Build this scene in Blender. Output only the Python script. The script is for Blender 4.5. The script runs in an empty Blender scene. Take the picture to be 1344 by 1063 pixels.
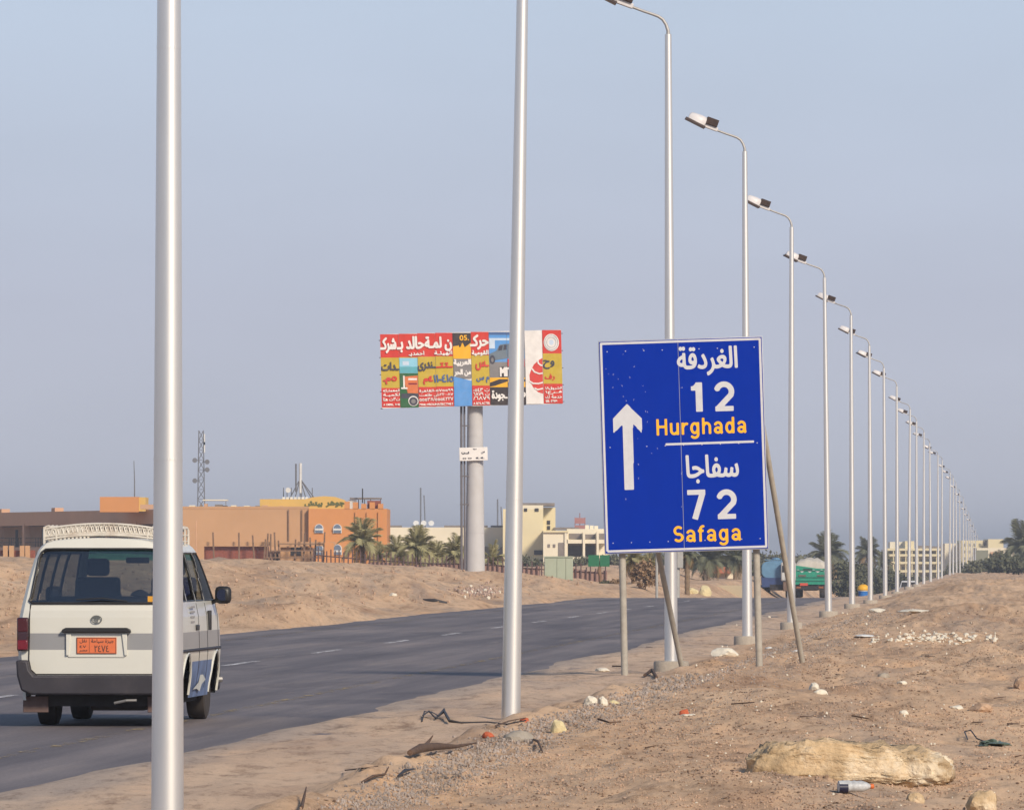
import bpy, math, random
import numpy as np
from mathutils import Vector, Matrix
random.seed(7); RNG = np.random.default_rng(7)
SC = bpy.context.scene
COL = SC.collection
# ------------------------------------------------------------------ camera, sky, sun
F = 9510.0; HZ = 730.0; EYE = 1.67; CX = 672.0
cam = bpy.data.cameras.new('camera'); cam.sensor_fit = 'HORIZONTAL'; cam.sensor_width = 36
cam.lens = F / 1344 * 36; cam.shift_y = (HZ - 531.5) / 1344; cam.clip_start = 1; cam.clip_end = 20000
cam_o = bpy.data.objects.new('camera', cam); COL.objects.link(cam_o)
cam_o.location = (0, 0, EYE); cam_o.rotation_euler = (math.pi / 2, 0, 0); SC.camera = cam_o
SUN_EL, SUN_AZ = math.radians(31), math.radians(148)      # azimuth clockwise from +Y (the view direction)
W = bpy.data.worlds.new('World'); SC.world = W; W.use_nodes = True
wn = W.node_tree.nodes; wl = W.node_tree.links
bg = wn['Background']; sky = wn.new('ShaderNodeTexSky'); sky.sky_type = 'NISHITA'; sky.sun_disc = False
sky.sun_elevation = SUN_EL; sky.sun_rotation = SUN_AZ; sky.air_density = 1.0; sky.dust_density = 1.0; sky.ozone_density = 5.0
tcw = wn.new('ShaderNodeTexCoord'); sep = wn.new('ShaderNodeSeparateXYZ'); wl.new(tcw.outputs['Generated'], sep.inputs[0])
veil = wn.new('ShaderNodeValToRGB'); wl.new(sep.outputs[2], veil.inputs[0])       # dusty air: the same all round, by height alone
for i, (p_, c_) in enumerate(((0.0, (.560, .580, .665)), (.035, (.522, .555, .672)), (.075, (.540, .628, .770)), (.30, (.45, .58, .80)))):
    e_ = veil.color_ramp.elements[i] if i < 2 else veil.color_ramp.elements.new(p_)
    e_.position = p_; e_.color = (*c_, 1)
vs_ = wn.new('ShaderNodeMix'); vs_.data_type = 'RGBA'; vs_.blend_type = 'MULTIPLY'; vs_.inputs[0].default_value = 1; vs_.clamp_result = False
dn = wn.new('ShaderNodeTexNoise'); dn.inputs['Scale'].default_value = 14; dn.inputs['Detail'].default_value = 3; dmp = wn.new('ShaderNodeMapping'); dmp.inputs['Scale'].default_value = (1, 1, 3.5)
wl.new(tcw.outputs['Generated'], dmp.inputs[0]); wl.new(dmp.outputs[0], dn.inputs[0]); dr = wn.new('ShaderNodeMapRange'); dr.inputs[1].default_value = .3; dr.inputs[2].default_value = .7; dr.inputs[3].default_value = .972; dr.inputs[4].default_value = 1.028
wl.new(dn.outputs[0], dr.inputs[0]); dmx = wn.new('ShaderNodeMix'); dmx.data_type = 'RGBA'; dmx.blend_type = 'MULTIPLY'; dmx.inputs[0].default_value = 1; dmx.clamp_result = False
wl.new(veil.outputs[0], dmx.inputs[6]); wl.new(dr.outputs[0], dmx.inputs[7]); wl.new(dmx.outputs[2], vs_.inputs[6]); vs_.inputs[7].default_value = (10, 10, 10, 1)
fade = wn.new('ShaderNodeMapRange'); fade.inputs[1].default_value = .08; fade.inputs[2].default_value = .55; fade.inputs[3].default_value = .96; fade.inputs[4].default_value = .15; wl.new(sep.outputs[2], fade.inputs[0])
smx = wn.new('ShaderNodeMix'); smx.data_type = 'RGBA'; wl.new(fade.outputs[0], smx.inputs[0]); wl.new(sky.outputs[0], smx.inputs[6]); wl.new(vs_.outputs[2], smx.inputs[7])
wl.new(smx.outputs[2], bg.inputs[0]); bg.inputs[1].default_value = 0.10
sl = bpy.data.lights.new('sun', 'SUN'); sl.energy = 4.4; sl.angle = math.radians(11); sl.color = (1, .87, .70)
so = bpy.data.objects.new('sun', sl); COL.objects.link(so)
sd = Vector((math.sin(SUN_AZ) * math.cos(SUN_EL), math.cos(SUN_AZ) * math.cos(SUN_EL), math.sin(SUN_EL)))
so.rotation_euler = sd.to_track_quat('Z', 'Y').to_euler(); so.location = (60, -60, 60)
SC.view_settings.view_transform = 'Standard'; SC.view_settings.look = 'None'
SC.view_settings.exposure = 0.0; SC.view_settings.gamma = 1; SC.view_settings.use_curve_mapping = False
HAZE_DENSITY, HAZE_COLOR = 0.00027, (.88, .92, 1.0)
SLOPE = 650 / F                                         # the road's heading: metres sideways per metre ahead

# ------------------------------------------------------------------ helpers
def P(px, py, D):                                       # a point at distance D seen at a given place in the photograph
    return Vector(((px - CX) / F * D, D, EYE + (HZ - py) / F * D))
def ss(x, a, b):
    t = np.clip((x - a) / (b - a), 0, 1); return t * t * (3 - 2 * t)
_lat = np.random.default_rng(3).random((256, 256))
def vnoise(x, y):
    xi = np.floor(x).astype(int); yi = np.floor(y).astype(int); fx = x - xi; fy = y - yi
    fx = fx * fx * (3 - 2 * fx); fy = fy * fy * (3 - 2 * fy)
    a = _lat[xi % 256, yi % 256]; b = _lat[(xi + 1) % 256, yi % 256]; c = _lat[xi % 256, (yi + 1) % 256]; d = _lat[(xi + 1) % 256, (yi + 1) % 256]
    return (a * (1 - fx) + b * fx) * (1 - fy) + (c * (1 - fx) + d * fx) * fy - .5
ROADL, ROADR = -16.7, -6.96
def road_z(Y):
    return -np.maximum(0, np.minimum(Y, 720) - 292) * .00572
MOUNDS = []                                             # (x, y, radius, height)
for px, py, D, r, h in ((352, 800, 176, 2.6, .55), (400, 785, 190, 2.2, .40), (20, 800, 160, 2.2, .5), (330, 770, 205, 3, .45), (470, 770, 232, 3.5, .55), (540, 775, 236, 2.6, .4), (600, 772, 262, 4, .45), (640, 760, 312, 3.6, .42), (724, 768, 318, 3.8, .55),
                        (320, 806, 168, 1.0, .30), (1300, 790, 170, 1.3, .32), (1225, 800, 160, 1.0, .20), (1270, 815, 150, 1.1, .22), (1190, 835, 128, .8, .14), (1290, 860, 112, .9, .20), (1140, 860, 104, .7, .10), (1330, 850, 105, .6, .18), (1240, 960, 68, .6, .09), (860, 960, 70, .6, .08), (1100, 960, 68, .9, .08),
                        (1215, 870, 96, .8, .09), (1120, 905, 82, .7, .08), (930, 930, 76, .9, .09), (1000, 985, 64, .8, .08), (760, 985, 64, .5, .06), (1290, 905, 82, .6, .10)):
    MOUNDS.append(((px - CX) / F * D, D, r, h))
def ground_z(X, Y):
    X = np.asarray(X, float); Y = np.asarray(Y, float)
    u = X - SLOPE * Y
    wob = vnoise(Y * .13, Y * 0 + 9.3) * .42 + vnoise(Y * .6, Y * 0 + 4.1) * .12
    wl_ = vnoise(Y * .1, Y * 0 + 50.3) * .8 + vnoise(Y * .5, Y * 0 + 30.1) * .3
    L = ss(-u, 17.4, 29) ; hl = L * (1.45 - .78 * ss(Y, 255, 400)) * (1 + .25 * vnoise(X * .16, Y * .05)) * ss(Y, 100, 190)
    hl = hl + L * .18 * vnoise(X * .6, Y * .2) + ss(-u, 17.2, 19) * (.34 * vnoise(X * .6, Y * .16) + .15 * vnoise(X * 2.1, Y * .6) + .06 * vnoise(X * 6.1, Y * 3.1))
    R = ss(u, -4.75, -1.2); near = ss(u + .25 * vnoise(Y * .3, Y * 0 + 7), -4.75, -4.25) * ss(Y, 115, 95)
    hr = .62 * R * ss(Y, 115, 250) * (1 - ss(Y, 262, 420)) + near * .10
    A = (.35 + .65 * ss(u, -4.9, -4.2)) * ss(u, -7.2, -6.4)
    hr = hr + .008 * ss(u, -6.9, -6.5) * ss(-u, 4.9, 5.3) * np.sin((u + .25 * vnoise(Y * .12, Y * 0)) * 9) + A * (.21 * vnoise(X * .7 + 3, Y * .28) + .06 * vnoise(X * 2.2, Y * .9) + .042 * vnoise(X * 5.3, Y * 2.6) + .026 * vnoise(X * 12, Y * 6.1)) * (1 + .6 * R * ss(Y, 60, 150))
    ridge = np.exp(-((u + 4.45 - .35 * vnoise(Y * .25, Y * 0 + 2)) / .28) ** 2) * ss(Y, 92, 78)
    hr = hr + ridge * (.08 + .08 * vnoise(X * 3, Y * 1.5) + .05 * vnoise(X * 9, Y * 5))
    for mx, my, r, h in MOUNDS:
        d2 = ((X - mx) ** 2 + ((Y - my) * .45) ** 2) / r ** 2
        hr = hr + h * np.exp(-d2 * 1.6) * (1 + .35 * vnoise(X * 1.7 / max(r, .4), Y * .9 / max(r, .4)))
    # the road bed: the ground dips under the asphalt, with a ragged sand edge
    e = .034
    inr = ss(u, ROADL - .35 + wl_ * .5, ROADL + .25 + wl_ * .5) * (1 - ss(u, ROADR - .45 + wob, ROADR + .35 + wob))
    wide = ss(Y, 380, 460) * ss(u, -24, -22) * (1 - ss(u, -17, -16)); inr = np.maximum(inr, wide)
    z = hl + hr + e
    rz = road_z(Y); side = ss(u, -27, -17.2) * (1 - ss(u, -6.2, -4.9))
    lip = (ss(u, -19.5, -16.9) * (1 - ss(u, -6.4, -5.4)))
    z = z * (1 - inr) + (-.05) * inr + rz * np.where(Y > 292, lip, 0)
    return z - .006 * np.maximum(0, Y - 720)
def gz(x, y): return float(ground_z(np.array([x]), np.array([y]))[0])
def drops(px, py, d0=42, d1=520):                       # the same for many places at once: (n, 3) points
    px = np.asarray(px, float)[:, None]; py = np.asarray(py, float)[:, None]
    flat = 1.67 * F / np.maximum(py - HZ, 1); hi_ = np.minimum(flat * 1.08, d1); lo_ = np.maximum(np.where(px > 760, flat * .5, flat * .22), d0); lo_ = np.minimum(lo_, hi_ * .9)
    D = lo_ + (hi_ - lo_) * np.linspace(0, 1, 110)[None, :]; X = (px - CX) / F * D
    h = ground_z(X.ravel(), D.ravel()).reshape(D.shape) >= EYE + (HZ - py) / F * D
    i = np.where(h.any(1), h.argmax(1), D.shape[1] - 1); r = np.arange(len(i))
    D0 = D[r, np.maximum(i - 1, 0)][:, None]; D1 = D[r, i][:, None]; D = D0 + (D1 - D0) * np.linspace(0, 1, 16)[None, :]; X = (px - CX) / F * D
    h = ground_z(X.ravel(), D.ravel()).reshape(D.shape) >= EYE + (HZ - py) / F * D
    i = np.where(h.any(1), h.argmax(1), 15); d = D[r, i]; x = X[r, i]; return np.stack([x, d, ground_z(x, d)], 1)
def drop(px, py, d0=42, d1=520):                        # the ground point seen at a place in the photograph
    D = np.exp(np.linspace(math.log(d0), math.log(d1), 3000)); X = (px - CX) / F * D
    hit = np.nonzero(ground_z(X, D) >= EYE + (HZ - py) / F * D)[0]
    d = D[hit[0]] if len(hit) else d1
    x = (px - CX) / F * d
    return Vector((x, d, gz(x, d)))

MATS = {}
def mat(name, col, rough=.7, var=.12, scale=3.0, bump=0.0, metal=0.0, spec=.4, dirt=None, dirt_amt=0.0, coat=0.0, bscale=None, stretch=None):
    if name in MATS: return MATS[name]
    m = bpy.data.materials.new(name); m.use_nodes = True; nt = m.node_tree; N = nt.nodes; K = nt.links
    b = N['Principled BSDF']; b.inputs['Roughness'].default_value = rough; b.inputs['Metallic'].default_value = metal
    b.inputs['Specular IOR Level'].default_value = spec
    if coat: b.inputs['Coat Weight'].default_value = coat; b.inputs['Coat Roughness'].default_value = .15
    tc = N.new('ShaderNodeTexCoord'); mp = N.new('ShaderNodeMapping'); K.new(tc.outputs['Object'], mp.inputs[0])
    if stretch: mp.inputs['Scale'].default_value = stretch
    n = N.new('ShaderNodeTexNoise'); n.inputs['Scale'].default_value = scale; n.inputs['Detail'].default_value = 6; n.inputs['Roughness'].default_value = .65
    K.new(mp.outputs[0], n.inputs['Vector'])
    r = N.new('ShaderNodeValToRGB'); c = np.array(col)
    r.color_ramp.elements[0].position = .3; r.color_ramp.elements[1].position = .7
    r.color_ramp.elements[0].color = (*(c * (1 - var)), 1); r.color_ramp.elements[1].color = (*np.minimum(c * (1 + var), 1), 1)
    K.new(n.outputs[0], r.inputs[0]); out = r.outputs[0]
    if dirt is not None:
        n2 = N.new('ShaderNodeTexNoise'); n2.inputs['Scale'].default_value = scale * .45; n2.inputs['Detail'].default_value = 8; n2.inputs['Roughness'].default_value = .7
        K.new(mp.outputs[0], n2.inputs['Vector']); r2 = N.new('ShaderNodeValToRGB')
        r2.color_ramp.elements[0].position = .5; r2.color_ramp.elements[1].position = .72
        r2.color_ramp.elements[1].color = (dirt_amt,) * 3 + (1,)
        K.new(n2.outputs[0], r2.inputs[0]); mx = N.new('ShaderNodeMix'); mx.data_type = 'RGBA'
        K.new(r2.outputs[0], mx.inputs[0]); K.new(out, mx.inputs[6]); mx.inputs[7].default_value = (*dirt, 1); out = mx.outputs[2]
    K.new(out, b.inputs['Base Color'])
    if bump:
        n3 = N.new('ShaderNodeTexNoise'); n3.inputs['Scale'].default_value = bscale or scale * 4; n3.inputs['Detail'].default_value = 5
        K.new(mp.outputs[0], n3.inputs['Vector']); bm = N.new('ShaderNodeBump'); bm.inputs['Strength'].default_value = bump; bm.inputs['Distance'].default_value = .02
        K.new(n3.outputs[0], bm.inputs['Height']); K.new(bm.outputs[0], b.inputs['Normal'])
    MATS[name] = m; return m
def glass_mat(name, tint, gloss=.10, rough=.05):
    m = bpy.data.materials.new(name); m.use_nodes = True; nt = m.node_tree; N = nt.nodes; K = nt.links
    N.remove(N['Principled BSDF']); t = N.new('ShaderNodeBsdfTransparent'); t.inputs[0].default_value = (*tint, 1)
    g = N.new('ShaderNodeBsdfGlossy'); g.inputs['Roughness'].default_value = rough; g.inputs[0].default_value = (.9, .9, .9, 1)
    mx = N.new('ShaderNodeMixShader'); mx.inputs[0].default_value = gloss
    K.new(t.outputs[0], mx.inputs[1]); K.new(g.outputs[0], mx.inputs[2]); K.new(mx.outputs[0], N['Material Output'].inputs[0]); return m

class B:
    def __init__(s): s.v = []; s.f = []
    def add(s, vs, fs):
        o = len(s.v); s.v += [tuple(v) for v in vs]; s.f += [tuple(i + o for i in f) for f in fs]; return s
    def box(s, x0, x1, y0, y1, z0, z1, M=None):
        vs = [Vector(c) for c in ((x0, y0, z0), (x1, y0, z0), (x1, y1, z0), (x0, y1, z0), (x0, y0, z1), (x1, y0, z1), (x1, y1, z1), (x0, y1, z1))]
        if M is not None: vs = [M @ v for v in vs]
        return s.add(vs, [(0, 3, 2, 1), (4, 5, 6, 7), (0, 1, 5, 4), (1, 2, 6, 5), (2, 3, 7, 6), (3, 0, 4, 7)])
    def prism(s, pts, y0, y1):                          # polygon in (x, z), pushed along y
        n = len(pts); vs = [(p[0], y0, p[1]) for p in pts] + [(p[0], y1, p[1]) for p in pts]
        return s.add(vs, [tuple(range(n)), tuple(range(2 * n - 1, n - 1, -1))] + [(i, i + n, (i + 1) % n + n, (i + 1) % n) for i in range(n)])
    def tube(s, pts, rad, n=8, cap=True):
        pts = [Vector(p) for p in pts]; rad = rad if isinstance(rad, (list, tuple)) else [rad] * len(pts)
        vs = []; prev = None
        for i, p in enumerate(pts):
            t = (pts[min(i + 1, len(pts) - 1)] - pts[max(i - 1, 0)]).normalized()
            a = prev if prev is not None else (Vector((1, 0, 0)) if abs(t.x) < .8 else Vector((0, 1, 0)))
            a = (a - t * a.dot(t)).normalized(); b = t.cross(a); prev = a
            vs += [p + (a * math.cos(2 * math.pi * k / n) + b * math.sin(2 * math.pi * k / n)) * rad[i] for k in range(n)]
        fs = [(i * n + k, i * n + (k + 1) % n, (i + 1) * n + (k + 1) % n, (i + 1) * n + k) for i in range(len(pts) - 1) for k in range(n)]
        if cap: fs += [tuple(range(n))[::-1], tuple(range((len(pts) - 1) * n, len(pts) * n))]
        return s.add(vs, fs)
    def lathe(s, prof, n=24, M=None, caps=True):        # prof: (radius, z)
        vs = [Vector((r * math.cos(2 * math.pi * k / n), r * math.sin(2 * math.pi * k / n), z)) for r, z in prof for k in range(n)]
        if M is not None: vs = [M @ v for v in vs]
        fs = [(i * n + k, i * n + (k + 1) % n, (i + 1) * n + (k + 1) % n, (i + 1) * n + k) for i in range(len(prof) - 1) for k in range(n)]
        if caps: fs += [tuple(range(n))[::-1], tuple(range((len(prof) - 1) * n, len(prof) * n))]
        return s.add(vs, fs)
    def mesh(s, name, smooth=None):
        me = bpy.data.meshes.new(name); me.from_pydata(s.v, [], s.f); me.update()
        if smooth is not None:
            me.polygons.foreach_set('use_smooth', [True] * len(me.polygons)); me.set_sharp_from_angle(angle=math.radians(smooth))
        return me
def obj(name, b, m, parent=None, smooth=None, loc=None, label=None, kind=None, bevel=0):
    me = b if isinstance(b, bpy.types.Mesh) else b.mesh(name, smooth)
    if m is not None and not me.materials: me.materials.append(m)
    o = bpy.data.objects.new(name, me); COL.objects.link(o)
    if parent: o.parent = parent
    if loc is not None: o.location = loc
    if label: o['label'] = label
    if kind: o['kind'] = kind
    if bevel:
        bv = o.modifiers.new('bevel', 'BEVEL'); bv.width = bevel; bv.segments = 2; bv.limit_method = 'ANGLE'
        me.polygons.foreach_set('use_smooth', [True] * len(me.polygons)); me.set_sharp_from_angle(angle=math.radians(40))
    return o
def tag(o, label, cat, group=None, kind=None):
    o['label'] = label; o['category'] = cat
    if group: o['group'] = group
    if kind: o['kind'] = kind
    return o
def thing(name, label, cat, loc=(0, 0, 0), rz=0, group=None):
    o = bpy.data.objects.new(name, None); COL.objects.link(o); o.location = loc; o.rotation_euler = (0, 0, rz); o.empty_display_size = .1
    return tag(o, label, cat, group)
KIDS = {}
def copy_tree(o, parent=None):
    c = o.copy(); COL.objects.link(c)
    if parent: c.parent = parent
    for ch in o.children: copy_tree(ch, c)
    return c

# ------------------------------------------------------------------ lettering: strokes and glyph outlines turned into flat print
def print_mesh(name, strokes=(), polys=(), cell=.01, grow=0.0):
    """strokes: (points, width); polys: closed outlines filled together (non-zero winding). Returns a flat mesh in x, z."""
    allp = [p for s in strokes for p in s[0]] + [p for q in polys for p in q]
    if not allp: return None
    pad = cell * 3 + grow + max([s[1] for s in strokes] or [0])
    x0 = min(p[0] for p in allp) - pad; z0 = min(p[1] for p in allp) - pad
    nx = int((max(p[0] for p in allp) + pad - x0) / cell) + 2; nz = int((max(p[1] for p in allp) + pad - z0) / cell) + 2
    xs = x0 + np.arange(nx) * cell; zs = z0 + np.arange(nz) * cell
    wn_ = np.zeros((nz, nx + 1), int); D = np.full((nz, nx), 1e9)
    def seg(a, b, r, butt):
        i0 = max(int((min(a[0], b[0]) - r - x0) / cell), 0); i1 = min(int((max(a[0], b[0]) + r - x0) / cell) + 2, nx)
        j0 = max(int((min(a[1], b[1]) - r - z0) / cell), 0); j1 = min(int((max(a[1], b[1]) + r - z0) / cell) + 2, nz)
        X, Z = np.meshgrid(xs[i0:i1], zs[j0:j1]); dx, dz = b[0] - a[0], b[1] - a[1]; l2 = dx * dx + dz * dz + 1e-12
        t = ((X - a[0]) * dx + (Z - a[1]) * dz) / l2; l = math.sqrt(l2)
        d = np.hypot(X - a[0] - np.clip(t, 0, 1) * dx, Z - a[1] - np.clip(t, 0, 1) * dz) - r
        if butt: d = np.maximum(np.abs((X - a[0]) * dz - (Z - a[1]) * dx) / l - r, np.maximum(-t, t - 1) * l)
        D[j0:j1, i0:i1] = np.minimum(D[j0:j1, i0:i1], d)
    for pts, w in strokes:
        for a, b in zip(pts, pts[1:]): seg(a, b, w / 2, True)
        for p in pts[1:-1]: seg(p, p, w / 2, False)
    for q in polys:
        for a, b in zip(q, q[1:] + q[:1]):
            if grow: seg(a, b, grow, False)
            if a[1] == b[1]: continue
            s = 1 if b[1] > a[1] else -1; lo, hi = (a, b) if s > 0 else (b, a)
            j0 = max(int(math.ceil((lo[1] - z0) / cell)), 0); j1 = min(int(math.ceil((hi[1] - z0) / cell)), nz)
            for j in range(j0, j1):
                xc = lo[0] + (hi[0] - lo[0]) * (zs[j] - lo[1]) / (hi[1] - lo[1]); i = int(math.ceil((xc - x0) / cell)); wn_[j, max(i, 0)] += s
    ins = np.cumsum(wn_, axis=1)[:, :nx] != 0
    f = np.clip(.5 - D / cell * .5, 0, 1); f = np.where(ins, 1.0, f)
    g = np.pad(f, 1, mode='edge'); f2 = (g[:-2, 1:-1] + g[2:, 1:-1] + g[1:-1, :-2] + g[1:-1, 2:] + 2 * f) / 6
    IN = f2 > .5; b = B()
    c = IN[:-1, :-1].astype(int) + IN[:-1, 1:] + IN[1:, 1:] + IN[1:, :-1]
    for j in range(nz - 1):
        row = c[j]
        full = np.nonzero(row == 4)[0]
        if len(full):
            for r in np.split(full, np.nonzero(np.diff(full) > 1)[0] + 1):
                a_, b_ = xs[r[0]], xs[r[-1] + 1]; b.add([(a_, 0, zs[j]), (b_, 0, zs[j]), (b_, 0, zs[j + 1]), (a_, 0, zs[j + 1])], [(0, 1, 2, 3)])
        for i in np.nonzero((row > 0) & (row < 4))[0]:
            cs = [(xs[i], zs[j], f2[j, i]), (xs[i + 1], zs[j], f2[j, i + 1]), (xs[i + 1], zs[j + 1], f2[j + 1, i + 1]), (xs[i], zs[j + 1], f2[j + 1, i])]
            poly = []
            for k in range(4):
                p, q = cs[k], cs[(k + 1) % 4]
                if p[2] > .5: poly.append((p[0], 0, p[1]))
                if (p[2] > .5) != (q[2] > .5):
                    t = (.5 - p[2]) / (q[2] - p[2]); poly.append((p[0] + (q[0] - p[0]) * t, 0, p[1] + (q[1] - p[1]) * t))
            if len(poly) > 2: b.add(poly, [tuple(range(len(poly)))])
    return b
_AR = {}
for ch, code, n in (('ا', 0xFE8D, 2), ('ب', 0xFE8F, 4), ('ة', 0xFE93, 2), ('ت', 0xFE95, 4), ('ث', 0xFE99, 4), ('ج', 0xFE9D, 4), ('ح', 0xFEA1, 4), ('خ', 0xFEA5, 4), ('د', 0xFEA9, 2),
                    ('ذ', 0xFEAB, 2), ('ر', 0xFEAD, 2), ('ز', 0xFEAF, 2), ('س', 0xFEB1, 4), ('ش', 0xFEB5, 4), ('ص', 0xFEB9, 4), ('ض', 0xFEBD, 4), ('ط', 0xFEC1, 4), ('ع', 0xFEC9, 4),
                    ('غ', 0xFECD, 4), ('ف', 0xFED1, 4), ('ق', 0xFED5, 4), ('ك', 0xFED9, 4), ('ل', 0xFEDD, 4), ('م', 0xFEE1, 4), ('ن', 0xFEE5, 4), ('ه', 0xFEE9, 4), ('و', 0xFEED, 2),
                    ('ى', 0xFEEF, 2), ('ي', 0xFEF1, 4), ('ئ', 0xFE89, 4), ('أ', 0xFE83, 2)):
    _AR[ch] = (code, n)
def shape(s):                                           # joined letter forms in visual order; a tatweel keeps a letter joined
    out = []
    for i, ch in enumerate(s):
        if ch not in _AR: out.append(ch); continue
        code, n = _AR[ch]; p = s[i - 1] if i else ' '; q = s[i + 1] if i + 1 < len(s) else ' '
        jp = p == 'ـ' or (p in _AR and _AR[p][1] == 4); jn = (q == 'ـ' or q in _AR) and n == 4
        out.append(chr(code + (0 if not jp and not jn else 1 if jp and not jn else 2 if jn and not jp else 3)))
    out = out[::-1]; res = []; i = 0
    while i < len(out):
        j = i
        while j < len(out) and out[j] in '0123456789٠١٢٣٤٥٦٧٨٩': j += 1
        if j > i: res += out[i:j][::-1]; i = j
        else: res.append(out[i]); i += 1
    return ''.join(res)
def glyph_polys(text, x0, z0, w=None, h=None, arabic=True):
    c = bpy.data.curves.new('tmp', 'FONT'); c.body = shape(text) if arabic else text; c.resolution_u = 4
    o = bpy.data.objects.new('tmp', c); COL.objects.link(o); bpy.context.view_layer.update()
    cu = o.to_curve(bpy.context.evaluated_depsgraph_get()); polys = []
    for sp in cu.splines:
        q = []
        if sp.type == 'BEZIER':
            n = len(sp.bezier_points)
            for i in range(n):
                a = sp.bezier_points[i]; b = sp.bezier_points[(i + 1) % n]
                for k in range(4):
                    t = k / 4; q.append(tuple((1 - t) ** 3 * a.co[j] + 3 * (1 - t) ** 2 * t * a.handle_right[j] + 3 * (1 - t) * t * t * b.handle_left[j] + t ** 3 * b.co[j] for j in (0, 1)))
        else: q = [(p.co[0], p.co[1]) for p in sp.points]
        if len(q) > 2: polys.append(q)
    o.to_curve_clear(); bpy.data.objects.remove(o); bpy.data.curves.remove(c)
    if not polys: return []
    ax = min(p[0] for q in polys for p in q); bx = max(p[0] for q in polys for p in q); az = min(p[1] for q in polys for p in q); bz = max(p[1] for q in polys for p in q)
    sx = w / (bx - ax) if w else None; sz = h / (bz - az) if h else sx; sx = sx or sz
    return [[(x0 + (p[0] - ax) * sx, z0 + (p[1] - az) * sz) for p in q] for q in polys]
def arc(cx, cz, rx, rz, a0, a1, n=14):
    return [(cx + rx * math.cos(math.radians(a0 + (a1 - a0) * i / n)), cz + rz * math.sin(math.radians(a0 + (a1 - a0) * i / n))) for i in range(n + 1)]
LET = {  # advance width, strokes; cap height 1, x height .74
    'H': (.72, [[(.09, 0), (.09, 1)], [(.61, 0), (.61, 1)], [(.09, .52), (.61, .52)]]),
    'u': (.60, [[(.09, .74), (.09, .3)] + arc(.27, .27, .18, .20, 180, 330), [(.50, .74), (.50, 0)]]),
    'r': (.42, [[(.09, 0), (.09, .74)], arc(.33, .40, .22, .26, 165, 75)]),
    'g': (.62, [arc(.29, .38, .20, .29, 0, 360, 24), [(.50, .74), (.50, .02)] + arc(.28, .0, .22, .20, 0, -150)]),
    'h': (.60, [[(.09, 0), (.09, 1)], arc(.30, .42, .20, .25, 160, 0) + [(.50, 0)]]),
    'a': (.60, [arc(.27, .22, .17, .15, 20, 340, 20), arc(.29, .47, .20, .21, 160, 0) + [(.49, .08), (.56, .02)]]),
    'd': (.62, [arc(.29, .36, .20, .29, 0, 360, 24), [(.51, 0), (.51, 1)]]),
    'f': (.38, [[(.15, 0), (.15, .75)] + arc(.32, .74, .17, .19, 180, 80), [(0, .66), (.34, .66)]]),
    'S': (.62, [arc(.31, .70, .22, .22, 35, 270, 18) + arc(.31, .29, .23, .21, 90, -150, 18)]),
}
def word(s, gap=.13, lw=.155):
    x = 0; out = []
    for ch in s:
        w, st = LET[ch]; out += [([(p[0] + x, p[1]) for p in q], lw) for q in st]; x += w + gap
    return out, x - gap
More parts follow.
